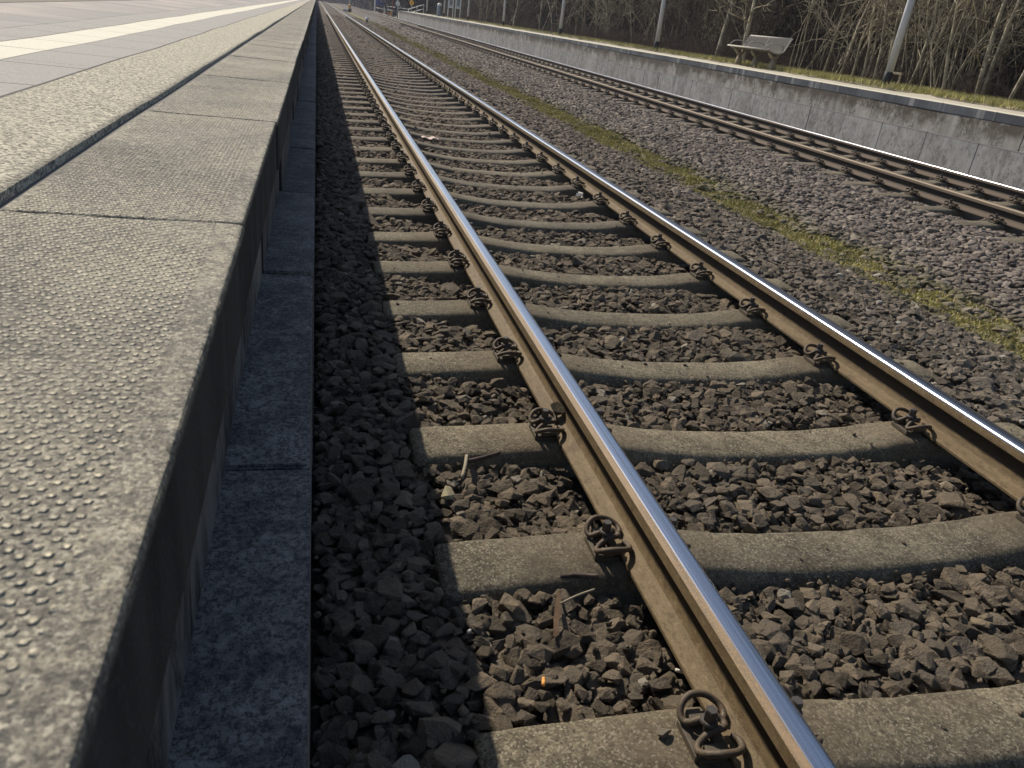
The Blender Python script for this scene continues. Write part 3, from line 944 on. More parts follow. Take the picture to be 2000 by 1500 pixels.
parts_b = []; parts_g = []
def layer(x0, x1, y0, y1, step, dz, smean, dst, tilt=.28, rounder=False):
    X, Y = scatter(x0, x1, y0, y1, step)
    s = np.clip(rng.lognormal(math.log(smean), .26, len(X)), smean * .5, smean * 1.9)
    Z = h_bed(X, Y) + dz + rng.uniform(-.009, .009, len(X)) - .12 * (s - smean)
    ok = keep_off(X, Y, Z, s)
    ok &= (X > -.867 + s * .40) & (X < 8.38 - s * .4)
    ok &= in_view(np.stack([X, Y, Z], 1)) | (Y < 4)
    X, Y, Z, s = X[ok], Y[ok], Z[ok], s[ok]
    n = len(X)
    rot = np.stack([rng.normal(0, tilt, n), rng.normal(0, tilt, n), rng.uniform(0, 6.283, n)], 1)
    sc = s[:, None] * rng.uniform(.88, 1.12, (n, 3))
    dst.append((np.stack([X, Y, Z], 1), rot, sc))
split = 3.45
# near track bed
for (ya, yb, st_, layers) in ((-.3, 5.5, .043, 3), (5.5, 12, .048, 2), (12, 26, .055, 1), (26, 44, .068, 1), (44, 75, .10, 1)):
    sm = st_ * (1.42 if st_ < .055 else 1.38)
    for li in range(layers):
        layer(-.87, split, ya, yb, st_ if li else st_ * 1.02, -.020 * li + (-.004 if st_ > .05 else 0), sm if li else sm * 1.0, parts_b)
    sm *= 1.05
    for li in range(min(layers, 2)):
        layer(split, 8.38, ya, yb, st_ * 1.16, -.022 * li, sm * 1.24, parts_g)
# a sprinkling of bigger and of small chips on the near bed
layer(-.87, split, -.3, 8, .22, .008, .085, parts_b, .3)
layer(-.87, split, -.3, 4, .05, .006, .020, parts_b, .9)
layer(-.87, split, -.3, 4, .06, -.004, .014, parts_b, .9)

def flush(parts, name, coll, nproto, label):
    P = np.concatenate([p[0] for p in parts]); R = np.concatenate([p[1] for p in parts]); S = np.concatenate([p[2] for p in parts])
    o = instancer(name, P, R, S, rng.integers(0, nproto, len(P)), coll)
    tag(o, label, "ballast", None, "stuff")
    print(name, len(P))
# thin the stones where moss has taken over
def thin(parts):
    out = []
    for P, R, S in parts:
        m = moss_amount(P[:, 0], P[:, 1])
        ok = rng.random(len(P)) > m * np.interp(P[:, 1], [0, 5, 9], [.74, .86, 1.2])
        out.append((P[ok], R[ok], S[ok]))
    return out
n = 150
k_ = rng.integers(0, 30, n); xs_ = rng.uniform(-1.25, 1.25, n)
ok = (np.abs(np.abs(xs_) - .7525) > .16); k_, xs_ = k_[ok], xs_[ok]
yo = rng.uniform(-.075, .075, len(xs_)); s_ = rng.uniform(.010, .034, len(xs_)) * np.where(rng.random(len(xs_)) < .6, .7, 1.2)
zt = np.interp(np.abs(xs_), [0, .22, .38, .48, .555, .60, .66, .86, .92, .98, 1.10, 1.27], [-.2075, -.205, -.195, -.182, -.170, -.165, -.163, -.163, -.165, -.171, -.176, -.183])
parts_b.append((np.stack([xs_ + .7525, Y0 + SP * k_ + yo, zt + s_ * .2], 1), np.stack([rng.normal(0, .2, len(xs_)), rng.normal(0, .2, len(xs_)), rng.uniform(0, 6.28, len(xs_))], 1), np.stack([s_, s_, s_], 1)))
parts_b = thin(parts_b); parts_g = thin(parts_g)
flush(parts_b, "ballast_stones", brown_c, 26, "angular brown crushed stone filling the near track bed")
flush(parts_g, "ballast_gravel", grey_c, 20, "paler rounded grey stones in front of the distant track")

# ------------------------------------------------------------------ moss and grass
def blades(name, X, Y, Z, H, W, mats, label, lean=.5, nseg=1, kind='stuff', cat='grass'):
    n = len(X)
    a = rng.uniform(0, 6.283, n); l = rng.uniform(.1, lean, n) * H; b_ = rng.uniform(0, 6.283, n)
    dx, dy = np.cos(a) * W / 2, np.sin(a) * W / 2
    V = np.empty((n, 3, 3), np.float32)
    V[:, 0] = np.stack([X - dx, Y - dy, Z], 1); V[:, 1] = np.stack([X + dx, Y + dy, Z], 1)
    V[:, 2] = np.stack([X + np.cos(b_) * l, Y + np.sin(b_) * l, Z + H], 1)
    F = np.arange(n * 3).reshape(n, 3)
    mi = (rng.random(n) < .36).astype(np.int32) if len(mats) > 1 else np.zeros(n, np.int32)
    o = mk(name, V.reshape(-1, 3), F, mats=mats, mi=mi)
    return tag(o, label, cat, None, kind)
Xm = rng.uniform(2.7, 4.2, 420000); Ym = 2.2 + 70 * rng.random(420000) ** 1.5
mm = moss_amount(Xm, Ym); ok = rng.random(len(Xm)) < mm ** 1.1 * .95
mo = mm[ok]; Xm, Ym = Xm[ok], Ym[ok]
Zm = h_bed(Xm, Ym) - .034 + .026 * mo
blades("moss", Xm, Ym, Zm, rng.uniform(.010, .028, len(Xm)) * np.interp(Ym, [5, 30], [1, 1.5]), np.interp(Ym, [5, 30], [.010, .030]), [MT['moss'], MT['straw']], "yellow-green moss and short grass between the two tracks", 1.2, cat="moss")

# ------------------------------------------------------------------ opposite platform
op = empty("side_platform", (0, 0, 0))
tag(op, "opposite platform with pale concrete edge above a stained panel wall", "platform")
MB().box(XE2, XE2 + .35, -5, YEND2, ZP2 - .130, ZP2, bev=.006).build("coping", MT['f_cop'], op)
m = MB(); jit = np.random.default_rng(21)
y = -5.0
while y < YEND2 - 1:
    m.box(XE2 + .008 + jit.uniform(-.004, .004), XE2 + .3, y + .003, y + 1.057, .30, ZP2 - .131); y += 1.06
m.build("wall_panels", MT['f_wall'], op)
m = MB(); y = -5.0 - .4
while y < YEND2 - 1:
    m.box(XE2 - .012 + jit.uniform(-.005, .003), XE2 + .3, y + .001, y + 1.059, -.5, .325, bev=.012); y += 1.06
m.build("wall_foot", MT['f_low'], op)
def ho(X, Y): return ZP2 - .002 + .004 * vnoise(X, Y, .8) + np.clip((X - 9.9) / .6, 0, 1) * (.015 + .03 * vnoise(X, Y, .5))
o = grid_mesh("platform_surface", np.concatenate([[XE2 + .35], np.arange(8.9, 9.9, .25), np.arange(9.9, 11.6, .2)]), np.arange(-5, YEND2 + 1, .5), ho, MT['pl2top'])
del o["kind"]; o.parent = op
o = grid_mesh("platform_verge", np.arange(9.95, 13, .15), np.concatenate([np.arange(-5, 40, .3), np.arange(40, YEND2, 1.5)]), lambda X, Y: ZP2 + .002 + .02 * vnoise(X, Y, .4) + np.clip((X - 9.95) / .3, 0, 1) * .02, MT['soil_top'])
del o["kind"]; o.parent = op
n = 150000
Xg = rng.uniform(10.0, 12.6, n); Yg_ = 7 + 70 * rng.random(n) ** 1.7
dens = np.clip(.55 + .7 * vnoise(Xg, Yg_, .7) + .5 * vnoise(Xg, Yg_, 3.), 0, 1) * np.clip((Xg - 10.0) / .35, .1, 1) * np.interp(Yg_, [8, 22, 30, 60], [1, .9, .5, .35])
ok = rng.random(n) < dens; Xg, Yg_ = Xg[ok], Yg_[ok]
blades("verge_grass", Xg, Yg_, np.full(len(Xg), ZP2 + .01), rng.uniform(.05, .15, len(Xg)), .014, [MT['grass'], MT['straw']], "bright green grass verge along the back of the opposite platform", 1.0)

# ------------------------------------------------------------------ lamp posts
def lamp_post(y, lab, band):
    t = empty("lamp_post", (10.6, y, ZP2))
    t.rotation_euler = (random.uniform(-.01, .01), random.uniform(-.01, .01), random.uniform(0, 6))
    p = MB(); p.lathe([(.078, .30), (.075, 1.5), (.068, 3.2), (.05, 5.2)], k=20).build("pole", MT['postpaint'], t, True)
    MB().lathe([(.084, -.1), (.084, .31), (.079, .315)], k=20).build("base_sleeve", MT['black'], t, True)
    a = MB(); a.tube([(0, 0, 5.15), (-.15, 0, 5.3), (-.5, 0, 5.35)], .03, 8); a.build("arm", MT['postpaint'], t, True)
    MB().box(-1.1, -.45, -.13, .13, 5.30, 5.42, bev=.03).build("lamp_head", MT['steel'], t)
    if band: MB().lathe([(.0795, 1.78), (.0795, 1.86)], k=20).build("number_band", MT['white'], t, True)
    return tag(t, lab, "lamp post", "lamp posts along the opposite platform")
names = ["thick pale grey post with black base, near the right edge beyond the bench", "pale grey post with black base standing left of the metal bench",
         "pale grey post in front of the thicket, third from the right edge", "pale grey post with black foot, fourth from the right edge",
         "slim grey post just right of the white notice board", "slim grey post between the litter bin and the notice board",
         "slim grey post just left of the litter bin"]
for i, yy in enumerate((14.7, 27.0, 39.0, 52.0, 65.0, 77.9, 90.6)):
    lamp_post(yy, names[i], i == 0)

# ------------------------------------------------------------------ bench
def m_mesh():
    b = B("perforated_bench_metal"); x, y, z = b.xyz()
    k = 2 * math.pi / .022
    w1 = b.math('MULTIPLY', b.math('COSINE', b.math('MULTIPLY', y, k)), b.math('COSINE', b.math('MULTIPLY', b.math('ADD', z, x), k)))
    c = b.mix(b.map(w1, -.1, .3), (.15, .138, .128), (.035, .033, .032))
    return b.out(c, .95, 0, None, .05)
bench = empty("metal_bench", (10.2, 19.43, ZP2))
tag(bench, "curved perforated metal bench on three legs on the opposite platform", "bench")
bench.rotation_euler = (0, 0, 0)
prof = spline([(-.33, .455), (-.30, .465), (-.22, .44), (-.10, .40), (.04, .40), (.13, .45), (.19, .56), (.25, .70), (.285, .755)], 5)
def sheet(y0, y1, off=0):
    n = len(prof); T = np.gradient(prof, axis=0); T /= np.linalg.norm(T, axis=1, keepdims=True); N = np.stack([-T[:, 1], T[:, 0]], 1) * .006
    ring = np.concatenate([prof + N, (prof - N)[::-1]])
    V = [(x, y0, z) for x, z in ring] + [(x, y1, z) for x, z in ring]; k = len(ring)
    F = [(i, (i + 1) % k, k + (i + 1) % k, k + i) for i in range(k)] + [tuple(reversed(range(k))), tuple(range(k, 2 * k))]
    return V, F
m = MB(); m.add(*sheet(-1.02, 1.02)); m.build("seat_shell", m_mesh(), bench)
fr = MB()
for yv in (-1.03, 1.03, 0):
    fr.tube([(x, yv, z + (.004 if yv == 0 else 0)) for x, z in prof], .016 if yv else .011, 8)
fr.tube([(prof[0][0], -1.03, prof[0][1]), (prof[0][0], 1.03, prof[0][1])], .018, 8)
fr.tube([(prof[-1][0], -1.03, prof[-1][1]), (prof[-1][0], 1.03, prof[-1][1])], .018, 8)
fr.build("frame", MT['benchrim'], bench, True)
for yv in (-.85, .05, .95):
    a = spline([(-.31, yv, .47), (-.26, yv, .545), (-.14, yv, .60), (.05, yv, .60), (.20, yv, .57)], 5)
    MB().tube(a, .012, 8).build("armrest", MT['benchrim'], bench, True)
for yv in (-.87, 0, .87):
    l = MB(); l.tube([(0, yv, -.05), (0, yv, .10), (0, yv, .27)], [.10, .085, .05], 12); l.tube([(-.17, yv, .40), (-.06, yv, .29), (.06, yv, .29), (.12, yv, .42)], .04, 6)
    l.build("leg", MT['wood'], bench, True)

# ------------------------------------------------------------------ things at the far end of the opposite platform
t = empty("litter_bin", (10.2, 78.3, ZP2)); tag(t, "blue-grey cylindrical litter bin with a pale domed lid", "litter bin")
MB().lathe([(.20, 0), (.21, .05), (.21, .88), (.20, .90)], k=20).build("body", MT['bin'], t, True)
MB().lathe([(.215, .90), (.21, 1.0), (.16, 1.08), (.06, 1.12)], k=20).build("lid", MT['white'], t, True)
def board(y, xo, lab):
    t = empty("notice_board", (10.35 + xo, y, ZP2)); tag(t, lab, "notice board", "white notice boards")
    f = MB()
    for s in (-.21, .21): f.box(s - .03, s + .03, -.04, .04, -.05, 2.3)
    f.box(-.18, .18, -.035, .035, .80, .86); f.box(-.18, .18, -.035, .035, 2.2, 2.3); f.build("frame", MT['white'], t)
    MB().box(-.18, .18, -.015, .015, .86, 2.2).build("panel", MT['steel'], t)
    MB().box(-.09, .13, -.022, -.0155, 1.0, 2.05).build("poster", plain("dark_poster", (.16, .17, .19), .5, 0, .4, 5), t)
    t.rotation_euler = (0, 0, -.35)
board(69.5, .15, "white framed notice board with grey panel, nearer of the pair")
board(71.5, -.15, "white framed notice board, farther of the pair beside the litter bin")
t = tag(MB().lathe([(.045, -.1), (.04, 3.2)], c=(11.3, 58.1, ZP2), k=8).build("wooden_stake", MT['wood'], None, True), "pale wooden stake between two grey posts before the thicket", "stake")

def railing(name, pts, label, ground):
    t = empty(name, (pts[0][0], pts[0][1], 0)); tag(t, label, "railing")
    o0 = np.array([pts[0][0], pts[0][1], 0])
    P = np.array(pts, float) - o0
    for dz, nm in ((0, "top_rail"), (-.45, "middle_rail")):
        MB().tube(P + [0, 0, dz], .03, 6).build(nm, MT['white'], t, True)
    for i in range(len(P)):
        q = P[i]; MB().tube([(q[0], q[1], q[2] - 1.0), (q[0], q[1], q[2])], .03, 6).build("railing_post", MT['white'], t, True)
railing("ramp_railing", [(10.92, 96, 1.70), (10.4, 98, 1.42), (9.74, 101, 1.02)], "white tubular handrail sloping down the end ramp", 0)
railing("path_railing", [(9.74, 101.3, 1.02), (9.5, 112, 1.02), (9.3, 125, 1.02), (9.06, 150, 1.02)], "long white tubular railing beside the far crossing path", 0)
rm = MB(); rm.add([(8.4, 97.6, .75), (11.6, 97.6, .75), (11.4, 103, -.1), (8.4, 103, -.1), (8.4, 97.6, -.6), (11.6, 97.6, -.6), (11.4, 103, -.6), (8.4, 103, -.6)],
                  [(0, 3, 2, 1), (0, 4, 7, 3), (3, 7, 6, 2), (1, 2, 6, 5), (0, 1, 5, 4)])
tag(rm.build("ramp", MT['pl2top']), kind="structure")
MB().box(8.5, 16, 103, 160, -.3, -.12).build("path", MT['soil_top'])["kind"] = "structure"

def sign_post(x, y, z0, h, r, lab, build, cat="sign", nm="sign_post", m=MT['steel']):
    t = empty(nm, (x, y, z0)); tag(t, lab, cat)
    MB().lathe([(r, -.2), (r, h)], k=8).build("post", m, t, True)
    build(t); return t
def yellow(t):
    a = MB(); V = [(.26 * math.cos(q), yv, 1.02 + .26 * math.sin(q)) for yv in (-.06, -.045) for q in np.linspace(0, 2 * math.pi, 20, endpoint=False)]
    k = 20; a.add(V, [tuple(range(k)), tuple(reversed(range(k, 2 * k)))] + [(i, k + i, k + (i + 1) % k, (i + 1) % k) for i in range(k)]); a.build("sign_face", MT['yellow'], t)
    MB().box(-.025, .025, -.066, -.0605, .90, 1.14).build("symbol", MT['black'], t)
sign_post(9.85, 99, .72, 1.3, .035, "round yellow sign with dark mark by the ramp railing", yellow)
def whitebox(t):
    MB().box(-.22, .22, -.12, .1, 1.45, 1.85, bev=.02).build("box", MT['white'], t)
sign_post(8.13, 97.5, -.2, 2.9, .085, "grey post with small white box at the far end of the platform wall", whitebox, "post", "signal_post", MT['steel'])
def redtop(t):
    MB().lathe([(.062, .9), (.062, 3.4)], k=8).build("red_sleeve", MT['red'], t)
sign_post(8.62, 110, -.2, 3.3, .055, "thin red and white post left of the white box post", redtop, "post", "marker_post", MT['white'])
t = empty("work_barrier", (8.1, 110, -.15)); tag(t, "small orange and white barrier beside the far track", "barrier")
MB().box(-.5, .45, -.03, .03, .25, .45, bev=.01).build("board", MT['orange'], t)
for s in (-.42, .38):
    MB().box(s - .03, s + .03, -.2, .2, -.1, .62).build("leg", MT['white'] if s < 0 else MT['yellow'], t)
t = empty("blue_shelter", (8.4, 130, 0)); tag(t, "blue box-like shelter far beyond the crossing railing", "shelter")
MB().box(-.6, .6, -.5, .5, .95, 3.3, bev=.03).build("panel", MT['blue'], t)
for s in (-.72, .72): MB().box(s - .05, s + .05, -.3, .3, -.3, 3.4).build("upright", MT['white'], t)
t = tag(MB().box(7.6, 7.78, 139.9, 140.1, -.3, 1.3, bev=.02).build("wooden_post", plain("pinkish_post", (.34, .24, .2), .7), None), "short pinkish brown post at the far end of the railing", "post")
# mast between the tracks
t = empty("signal_mast", (3.5, 118, -.35)); tag(t, "far slim mast with yellow collar standing between the tracks", "mast")
MB().lathe([(.06, 0), (.05, 4.5)], k=8).build("pole", MT['white'], t, True)
MB().lathe([(.28, 0), (.26, .45), (.1, .5)], k=10).build("foot", MT['black'], t)
MB().lathe([(.16, .5), (.18, .95), (.08, 1.0)], k=10).build("collar", MT['yellow'], t)
MB().box(-.9, -.35, -.15, .15, 0, .35, bev=.03).build("cabinet", MT['steel'], t)
t = empty("track_marker", (2.97, 66.9, -.33)); tag(t, "small pale-topped dark marker block between the tracks", "marker")
MB().lathe([(.10, 0), (.09, .22), (.08, .24)], k=10).build("foot", MT['black'], t)
MB().lathe([(.16, .24), (.16, .36), (.09, .44)], k=10).build("cap", MT['white'], t)

# ------------------------------------------------------------------ thicket, trees, woodland
def branchy(seed, stems, hmin, hmax, spread, r0, sub=6, k=4, wob=.12, lean=.25, arch=0.0, sub_len=.45, sub2=2):
    r = np.random.default_rng(seed); Vs = []; Fs = []; n0 = 0
    def add(P, R, kk):
        nonlocal n0
        V, F = tube(P, R, kk, False)
        Vs.append(V); Fs.append(np.asarray(F) + n0); n0 += len(V)
    def grow(p, d, L, n, w):
        P = [p]; d = d / np.linalg.norm(d); bend = r.normal(0, w, 3)
        for i in range(n):
            bend = bend * .6 + r.normal(0, w, 3)
            d = d + bend; d[2] += arch * (-.25 if i > n * .45 else .08); d /= np.linalg.norm(d)
            P.append(P[-1] + d * L / n)
        return np.array(P)
    for s in range(stems):
        a = r.uniform(0, 6.28); rad = spread * math.sqrt(r.random())
        p = np.array([math.cos(a) * rad, math.sin(a) * rad, -.05])
        d = np.array([r.normal(0, lean), r.normal(0, lean), 1.0])
        L = r.uniform(hmin, hmax); rr = r0 * r.uniform(.5, 1.3) * L / hmax
        P = grow(p, d, L, 9, wob); add(P, np.linspace(rr, rr * .3, 10), k)
        for j in range(sub):
            i = r.integers(2, 9); dd = (P[i] - P[i - 1]); dd /= np.linalg.norm(dd)
            dd = dd + r.normal(0, .55, 3); l2 = L * sub_len * r.uniform(.4, 1.1) * (1 - i / 16)
            Q = grow(P[i], dd, l2, 6, wob * 1.3); r2 = rr * .45; add(Q, np.linspace(r2, r2 * .35, 7), 3)
            for q in range(sub2):
                i2 = r.integers(1, 6); d3 = (Q[i2] - Q[i2 - 1]); d3 /= np.linalg.norm(d3); d3 = d3 + r.normal(0, .6, 3)
                T = grow(Q[i2], d3, l2 * r.uniform(.3, .6), 4, wob * 1.5); add(T, np.linspace(r2 * .5, r2 * .25, 5), 3)
    return np.concatenate(Vs), np.concatenate(Fs)
def proto(name, V, F, mat):
    return mk(name, V, F, mat, smooth=True, do_link=False)
shr = [proto("shrub", *branchy(200 + i, 14, 2.4, 4.6, .8, .013, 7, 4, .12, .24), MT['twig']) for i in range(5)]
shr += [proto("shrub", *branchy(300 + i, 11, 2.8, 5.2, .7, .024, 7, 4, .10, .18), MT['bark']) for i in range(3)]
brm = [proto("bramble", *branchy(400 + i, 40, 1.0, 2.2, .8, .009, 4, 3, .14, .6, 1.0, .5, 2), MT['bramble']) for i in range(4)]
def leafclump(seed, n, rad):
    r = np.random.default_rng(seed)
    c = r.normal(size=(n, 3)); c /= np.linalg.norm(c, axis=1, keepdims=True); c *= (r.random((n, 1)) ** .4) * rad
    c *= 1 + .35 * vnoise(c[:, 0] * 3, c[:, 1] * 3 + c[:, 2] * 2, .8)[:, None]
    a = r.normal(size=(n, 3)); a /= np.linalg.norm(a, axis=1, keepdims=True); b = np.cross(a, r.normal(size=(n, 3))); b /= np.linalg.norm(b, axis=1, keepdims=True)
    s = r.uniform(.035, .09, (n, 1))
    V = np.stack([c - a * s, c + b * s * .5, c + a * s, c - b * s * .5], 1).reshape(-1, 3)
    return V, np.arange(n * 4).reshape(n, 4)
lf = [proto("evergreen", *leafclump(500 + i, 2600, 1.25), MT['ivy']) for i in range(4)]
tc = proto_collection("twig_shapes", shr + brm)
# nodes list children by name order: shrubs named shrub*, brambles bramble*
order = sorted([o.name for o in shr + brm])
ib = [i for i, nme in enumerate(order) if nme.startswith("bramble")]; ish = [i for i, nme in enumerate(order) if nme.startswith("shrub")]
ish = ish[:5] * 2 + ish[5:]
P = []; R = []; S = []; I = []
def addi(x, y, z, sx, sz, lst):
    P.append((x, y, z)); R.append((random.uniform(-.08, .08), random.uniform(-.08, .08), random.uniform(0, 6.28))); S.append((sx, sx, sz)); I.append(random.choice(lst))
y = 8.0
while y < 95:
    stp = .55 if y < 35 else 1.0
    for x0_, x1_, nn in () if (y > 42 and random.random() < .5) else ((12.4, 14.0, 1 if (y > 22 or random.random() < .6) else 0), (14.0, 15.0, 1 if y > 26 or random.random() < .25 else 0)):
        for _ in range(nn):
            s = random.uniform(.8, 1.25); addi(random.uniform(x0_, x1_), y + random.uniform(-.4, .4), ZP2 + .05, s, s * random.uniform(.9, 1.3), ish)
    y += stp
y = 8.0
while y < 95:
    for _ in range(2):
        s = random.uniform(.35, .65); addi(random.uniform(11.8, 13.2), y + random.uniform(-.3, .3), ZP2 + .02, s, s * random.uniform(.7, 1.0), ib)
    y += .6 if y < 40 else 1.2
ibk = [i for i in ish if order[i] in [q.name for q in shr[5:]]]
for _ in range(13):
    s = random.uniform(.7, 1.1); addi(random.uniform(11.9, 13.2), random.uniform(9, 21.5), ZP2 + .03, s, s * 1.1, ibk)
o = instancer("thicket", P, R, S, I, tc)
tag(o, "tangled leafless brown thicket behind the opposite platform", "thicket", None, "stuff")
print("thicket", len(P))
lc = proto_collection("leaf_shapes", lf)
P = []; R = []; S = []; I = []
for _ in range(2100):
    y = 4 + 115 * random.random() ** 1.3; x = random.uniform(15.2, 19.5)
    P.append((x, y, ZP2 + random.uniform(-.3, 8.5) + max(0, x - 17) * .6)); R.append((random.uniform(0, 6), random.uniform(0, 6), random.uniform(0, 6)))
    s = random.uniform(.8, 1.7); S.append((s, s, s)); I.append(random.randrange(4))
o = instancer("evergreen_wood", P, R, S, I, lc); tag(o, "dark evergreen mass deep behind the bare thicket", "woodland", None, "stuff")
# far wood round the horizon
P = []; R = []; S = []; I = []
for _ in range(1600):
    if random.random() < .6: x = random.uniform(-25, 60); y = random.uniform(300, 345)
    else: x = random.uniform(12, 26); y = random.uniform(105, 310)
    P.append((x, y, random.uniform(-.5, 13) if y > 295 else random.uniform(-.3, 10))); R.append((random.uniform(0, 6), random.uniform(0, 6), random.uniform(0, 6)))
    s = random.uniform(2.0, 4.0); S.append((s, s, s)); I.append(random.randrange(4))
o = instancer("far_woodland", P, R, S, I, lc); tag(o, "hazy far woodland where the tracks vanish", "woodland", None, "stuff")

tree_spots = [(11.4, 22.25, .10, "pale straight trunk rising directly behind the left half of the metal bench"),
              (12.3, 25.7, .12, "thick knotted trunk just left of the metal bench"),
              (11.9, 18.85, .045, "first bare sapling to the right of the metal bench"),
              (12.2, 18.62, .055, "second bare sapling to the right of the metal bench"),
              (11.8, 17.59, .040, "third bare sapling to the right of the metal bench"),
              (12.3, 17.83, .050, "paired thin stems, fourth tree to the right of the metal bench"),
              (11.9, 16.78, .045, "slender bare sapling last before the thick grey post from the bench"),
              (12.4, 16.97, .095, "sturdy mossy trunk passing right behind the thick grey post"),
              (11.9, 15.61, .045, "forked thin sapling first to the right of the thick grey post"),
              (12.2, 15.53, .050, "crooked bare sapling second to the right of the thick grey post"),
              (12.0, 14.6, .055, "bare sapling third to the right of the thick grey post"),
              (12.1, 13.74, .070, "tall paired bare trunk second from the right edge of the photo"),
              (11.9, 12.8, .050, "bare tree closest to the right edge of the photo"),
              (12.2, 33.45, .040, "pale upright sapling just left of the second grey post"),
              (12.4, 38.82, .045, "straight pale sapling in brown scrub midway between second and third grey posts"),
              (12.0, 55.12, .08, "bent pale trunk just right of the fourth grey post"),
              (12.4, 49.59, .06, "bare tree with a low side branch between third and fourth grey posts")]
for i, (x, y, r0, lab) in enumerate(tree_spots):
    t = empty("bare_tree", (x, y, ZP2)); tag(t, lab, "tree", "bare trees behind the opposite platform")
    r = np.random.default_rng(900 + i)
    H = r.uniform(4.5, 6.5); n = 14
    d = np.array([r.normal(0, .07), r.normal(0, .07), 1.0]); p_ = np.array([0, 0, -.15]); Pt = [p_]
    for j in range(n):
        d = d + r.normal(0, .075, 3) * [1, 1, 0]; d /= np.linalg.norm(d); Pt.append(Pt[-1] + d * H / n)
    Pt = np.array(Pt); r0 *= .68; rad = np.interp(np.linspace(0, 1, n + 1), [0, .06, 1], [r0 * 1.5, r0, r0 * .35])
    tr = MB(); tr.tube(Pt, rad, 9)
    if i in (5, 11):
        tr.tube(Pt * [1, 1, 1] + np.linspace(0, 1, n + 1)[:, None] * [.12, -.55, 0] + [.04, -.05, 0], rad * .8, 8)
    tr.build("trunk", MT['bark'], t, True)
    Vs = []; Fs = []; n0 = 0
    for j in range(16):
        ii = r.integers(2, n); dd = np.array([r.normal(0, .8), r.normal(0, .8), r.uniform(.3, 1.2)]); dd /= np.linalg.norm(dd)
        L = r.uniform(.6, 1.8); Q = [Pt[ii]]
        for q in range(7):
            dd = dd + r.normal(0, .16, 3) + [0, 0, .03]; dd /= np.linalg.norm(dd); Q.append(Q[-1] + dd * L / 7)
        Q = np.array(Q); r2 = rad[ii] * .42; V, F = tube(Q, np.linspace(r2, r2 * .25, 8), 5, False); Vs.append(V); Fs.append(np.asarray(F) + n0); n0 += len(V)
        for q in range(4):
            i2 = r.integers(2, 7); dd2 = dd + r.normal(0, .7, 3); dd2 /= np.linalg.norm(dd2); T = [Q[i2]]
            for w_ in range(5):
                dd2 = dd2 + r.normal(0, .2, 3); dd2 /= np.linalg.norm(dd2); T.append(T[-1] + dd2 * L * .09)
            V, F = tube(np.array(T), np.linspace(r2 * .5, r2 * .2, 6), 4, False); Vs.append(V); Fs.append(np.asarray(F) + n0); n0 += len(V)
    mk("crown", np.concatenate(Vs), np.concatenate(Fs), MT['bark'], t, True)

# ------------------------------------------------------------------ small loose things
def rock(name, loc, size, mat, label, seed, cat="stone", rot=(0, 0, 0)):
    o = stone_proto(seed, False); o.name = name; o.data.materials.clear(); o.data.materials.append(mat)
    o.location = loc; o.scale = size; o.rotation_euler = rot; COL.objects.link(o); return tag(o, label, cat)
rock("loose_stone", (-.030, 2.235, -.098), (.072, .075, .085), MT['stone_brown'], "loose brown stone lying on the rail foot beside a clamp", 41, rot=(.2, .1, .4))
rock("pale_stone", (-.478, 1.87, -.188), (.055, .06, .045), plain("cream_lichen_stone", (.34, .29, .17), .9, 0, .55, 90), "small cream lichened stone at the edge of the platform shadow", 43, rot=(.3, 0, .5))
rock("loose_rock", (1.735, 3.93, -.165), (.075, .06, .06), plain("tan_stone", (.27, .23, .18), .9, 0, .3, 40), "tan stone lying on a sleeper end beyond the far rail of the near track", 47)
rock("big_stone", (1.02, 1.10, -.198), (.13, .075, .06), plain("large_pale_stone", (.17, .145, .105), .9, 0, .4, 30), "largest pale brown stone near the bottom right, between two sleepers", 53, rot=(.1, .25, -.9))
def butt(loc, rz, lab, mats, L=.026, r=.0042, name="cigarette_butt", cat="cigarette butt", tilt=.25):
    t = empty(name, loc); t.rotation_euler = (0, tilt, rz); tag(t, lab, cat)
    MB().tube([(0, 0, 0), (L * .65, 0, 0)], r, 10).build("filter", mats[0], t, True)
    MB().tube([(L * .65, 0, 0), (L, 0, 0)], r * .96, 10).build("paper", mats[1], t, True)
OR = plain("orange_filter", (.75, .33, .08), .8, 0, .1, 100); PW = plain("grubby_white_paper", (.60, .56, .48), .8, 0, .12, 80)
butt((-.378, 1.118, -.178), 1.25, "orange cigarette butt lying on the stones near the bottom", (OR, OR))
butt((-.06, 1.125, -.180), -.2, "white cigarette end close to the near rail at the bottom", (PW, PW), .03)
butt((-.513, 1.294, -.183), .9, "tiny white stub at the shadow edge near the bottom", (PW, PW), .012)
def scrap(name, c, L, W, rz, mat, lab, cat, th=.003, curl=.01):
    n = 8; V = []
    for i in range(n + 1):
        u = i / n - .5
        for s in (-1, 1):
            for q in (0, th):
                V.append((u * L, s * W / 2 * (1 - abs(u) * .9 + .15 * math.sin(i * 2.3 + s)), q + curl * math.sin(i * 1.4) + s * .002))
    F = []
    for i in range(n):
        a = i * 4; b = a + 4
        F += [(a + 1, a + 3, b + 3, b + 1), (a, b, b + 2, a + 2), (a, a + 1, b + 1, b), (a + 2, b + 2, b + 3, a + 3)]
    F += [(0, 2, 3, 1), (n * 4, n * 4 + 1, n * 4 + 3, n * 4 + 2)]
    o = mk(name, V, F, mat); o.location = c; o.rotation_euler = (0, 0, rz); return tag(o, lab, cat)
scrap("paper_scrap", (.392, 8.89, -.185), .20, .10, .1, plain("pinkish_paper", (.55, .42, .37), .8, 0, .2, 30), "pinkish crumpled paper on a sleeper between the near rails", "litter")
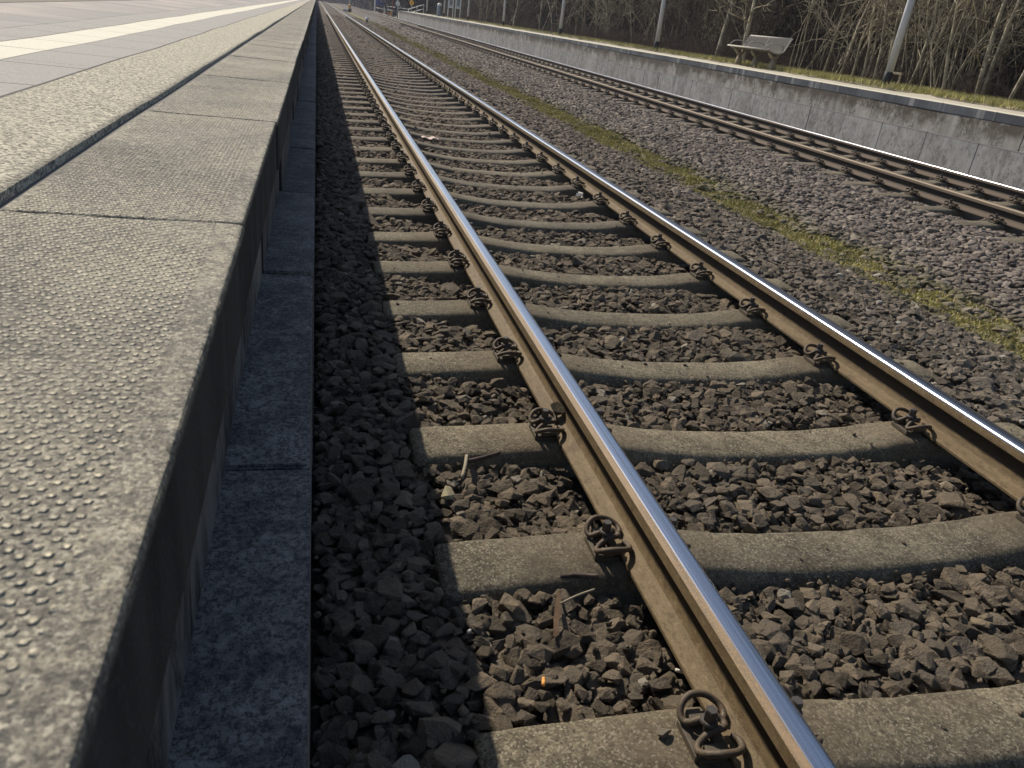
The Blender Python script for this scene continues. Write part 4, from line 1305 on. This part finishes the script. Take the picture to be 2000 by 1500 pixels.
scrap("feather", (1.357, 6.30, -.178), .14, .05, 1.0, plain("white_feather", (.62, .57, .5), .8, 0, .1, 30), "white pointed scrap beside the far rail of the near track", "litter", curl=.02)
scrap("rusty_strip", (-.285, 1.33, -.182), .16, .016, 1.22, plain("rusty_metal_strip", (.12, .07, .035), .8, 0, .3, 60), "flat rusty strip lying on the stones below a sleeper", "strip", curl=.002)
def stick(P, r, mat, lab, name="twig", cat="twig"):
    return tag(MB().tube(spline(P, 4), r, 6).build(name, mat, None, True), lab, cat)
stick([(-.42, 1.93, -.175), (-.40, 1.99, -.168), (-.385, 2.05, -.170)], .006, MT['wood'], "grey stick pointing up from stones left of the near rail")
stick([(-.385, 2.03, -.178), (-.33, 2.04, -.172), (-.27, 2.075, -.176)], .007, MT['bramble'], "dark brown stick touching the grey stick")
stick([(-.27, 1.355, -.172), (-.22, 1.375, -.168), (-.17, 1.39, -.166)], .003, MT['wood'], "thin pale twig beside the rusty strip")
stick([(-.24, 1.46, -.178), (-.19, 1.455, -.174), (-.14, 1.45, -.178)], .007, MT['bramble'], "short dark stick below the second sleeper")
for i, (x, y, lab) in enumerate([(-.135, 2.10, "tiny yellow leaf below a clamp by the near rail"), (2.62, 4.35, "small pale yellow leaf on the grey shoulder stones"), (2.9, 6.9, "little yellow leaf next to the moss strip")]):
    scrap("fallen_leaf", (x, y, -.185), .03, .02, i * 1.1, plain("yellow_leaf", (.5, .40, .12), .7, 0, .2, 30), lab, "leaf", .001, .004)
# metal bars behind the thick post
t = empty("low_fence", (11.75, 15.95, ZP2)); tag(t, "low pale wooden rail half hidden behind the thick grey post", "fence")
MB().box(-.02, .02, -.24, .24, .28, .33, bev=.005).build("rail_bar", MT['wood'], t)
for s in (-.2, .2): MB().box(-.015, .015, s - .015, s + .015, -.1, .28).build("fence_post", MT['wood'], t)

# ------------------------------------------------------------------ haze
hm = bpy.data.materials.new("haze_air"); hm.use_nodes = True
hm.node_tree.nodes.clear()
pv = hm.node_tree.nodes.new("ShaderNodeVolumePrincipled"); ho_ = hm.node_tree.nodes.new("ShaderNodeOutputMaterial")
pv.inputs["Color"].default_value = (.78, .80, .92, 1); pv.inputs["Density"].default_value = .0006; pv.inputs["Anisotropy"].default_value = .2
hm.node_tree.links.new(pv.outputs[0], ho_.inputs["Volume"])
hz = MB().box(-410, 410, -110, 460, -1.62, 30).build("haze", hm)
hz["kind"] = "stuff"; hz["label"] = "thin bluish air that pales the far end of the tracks"
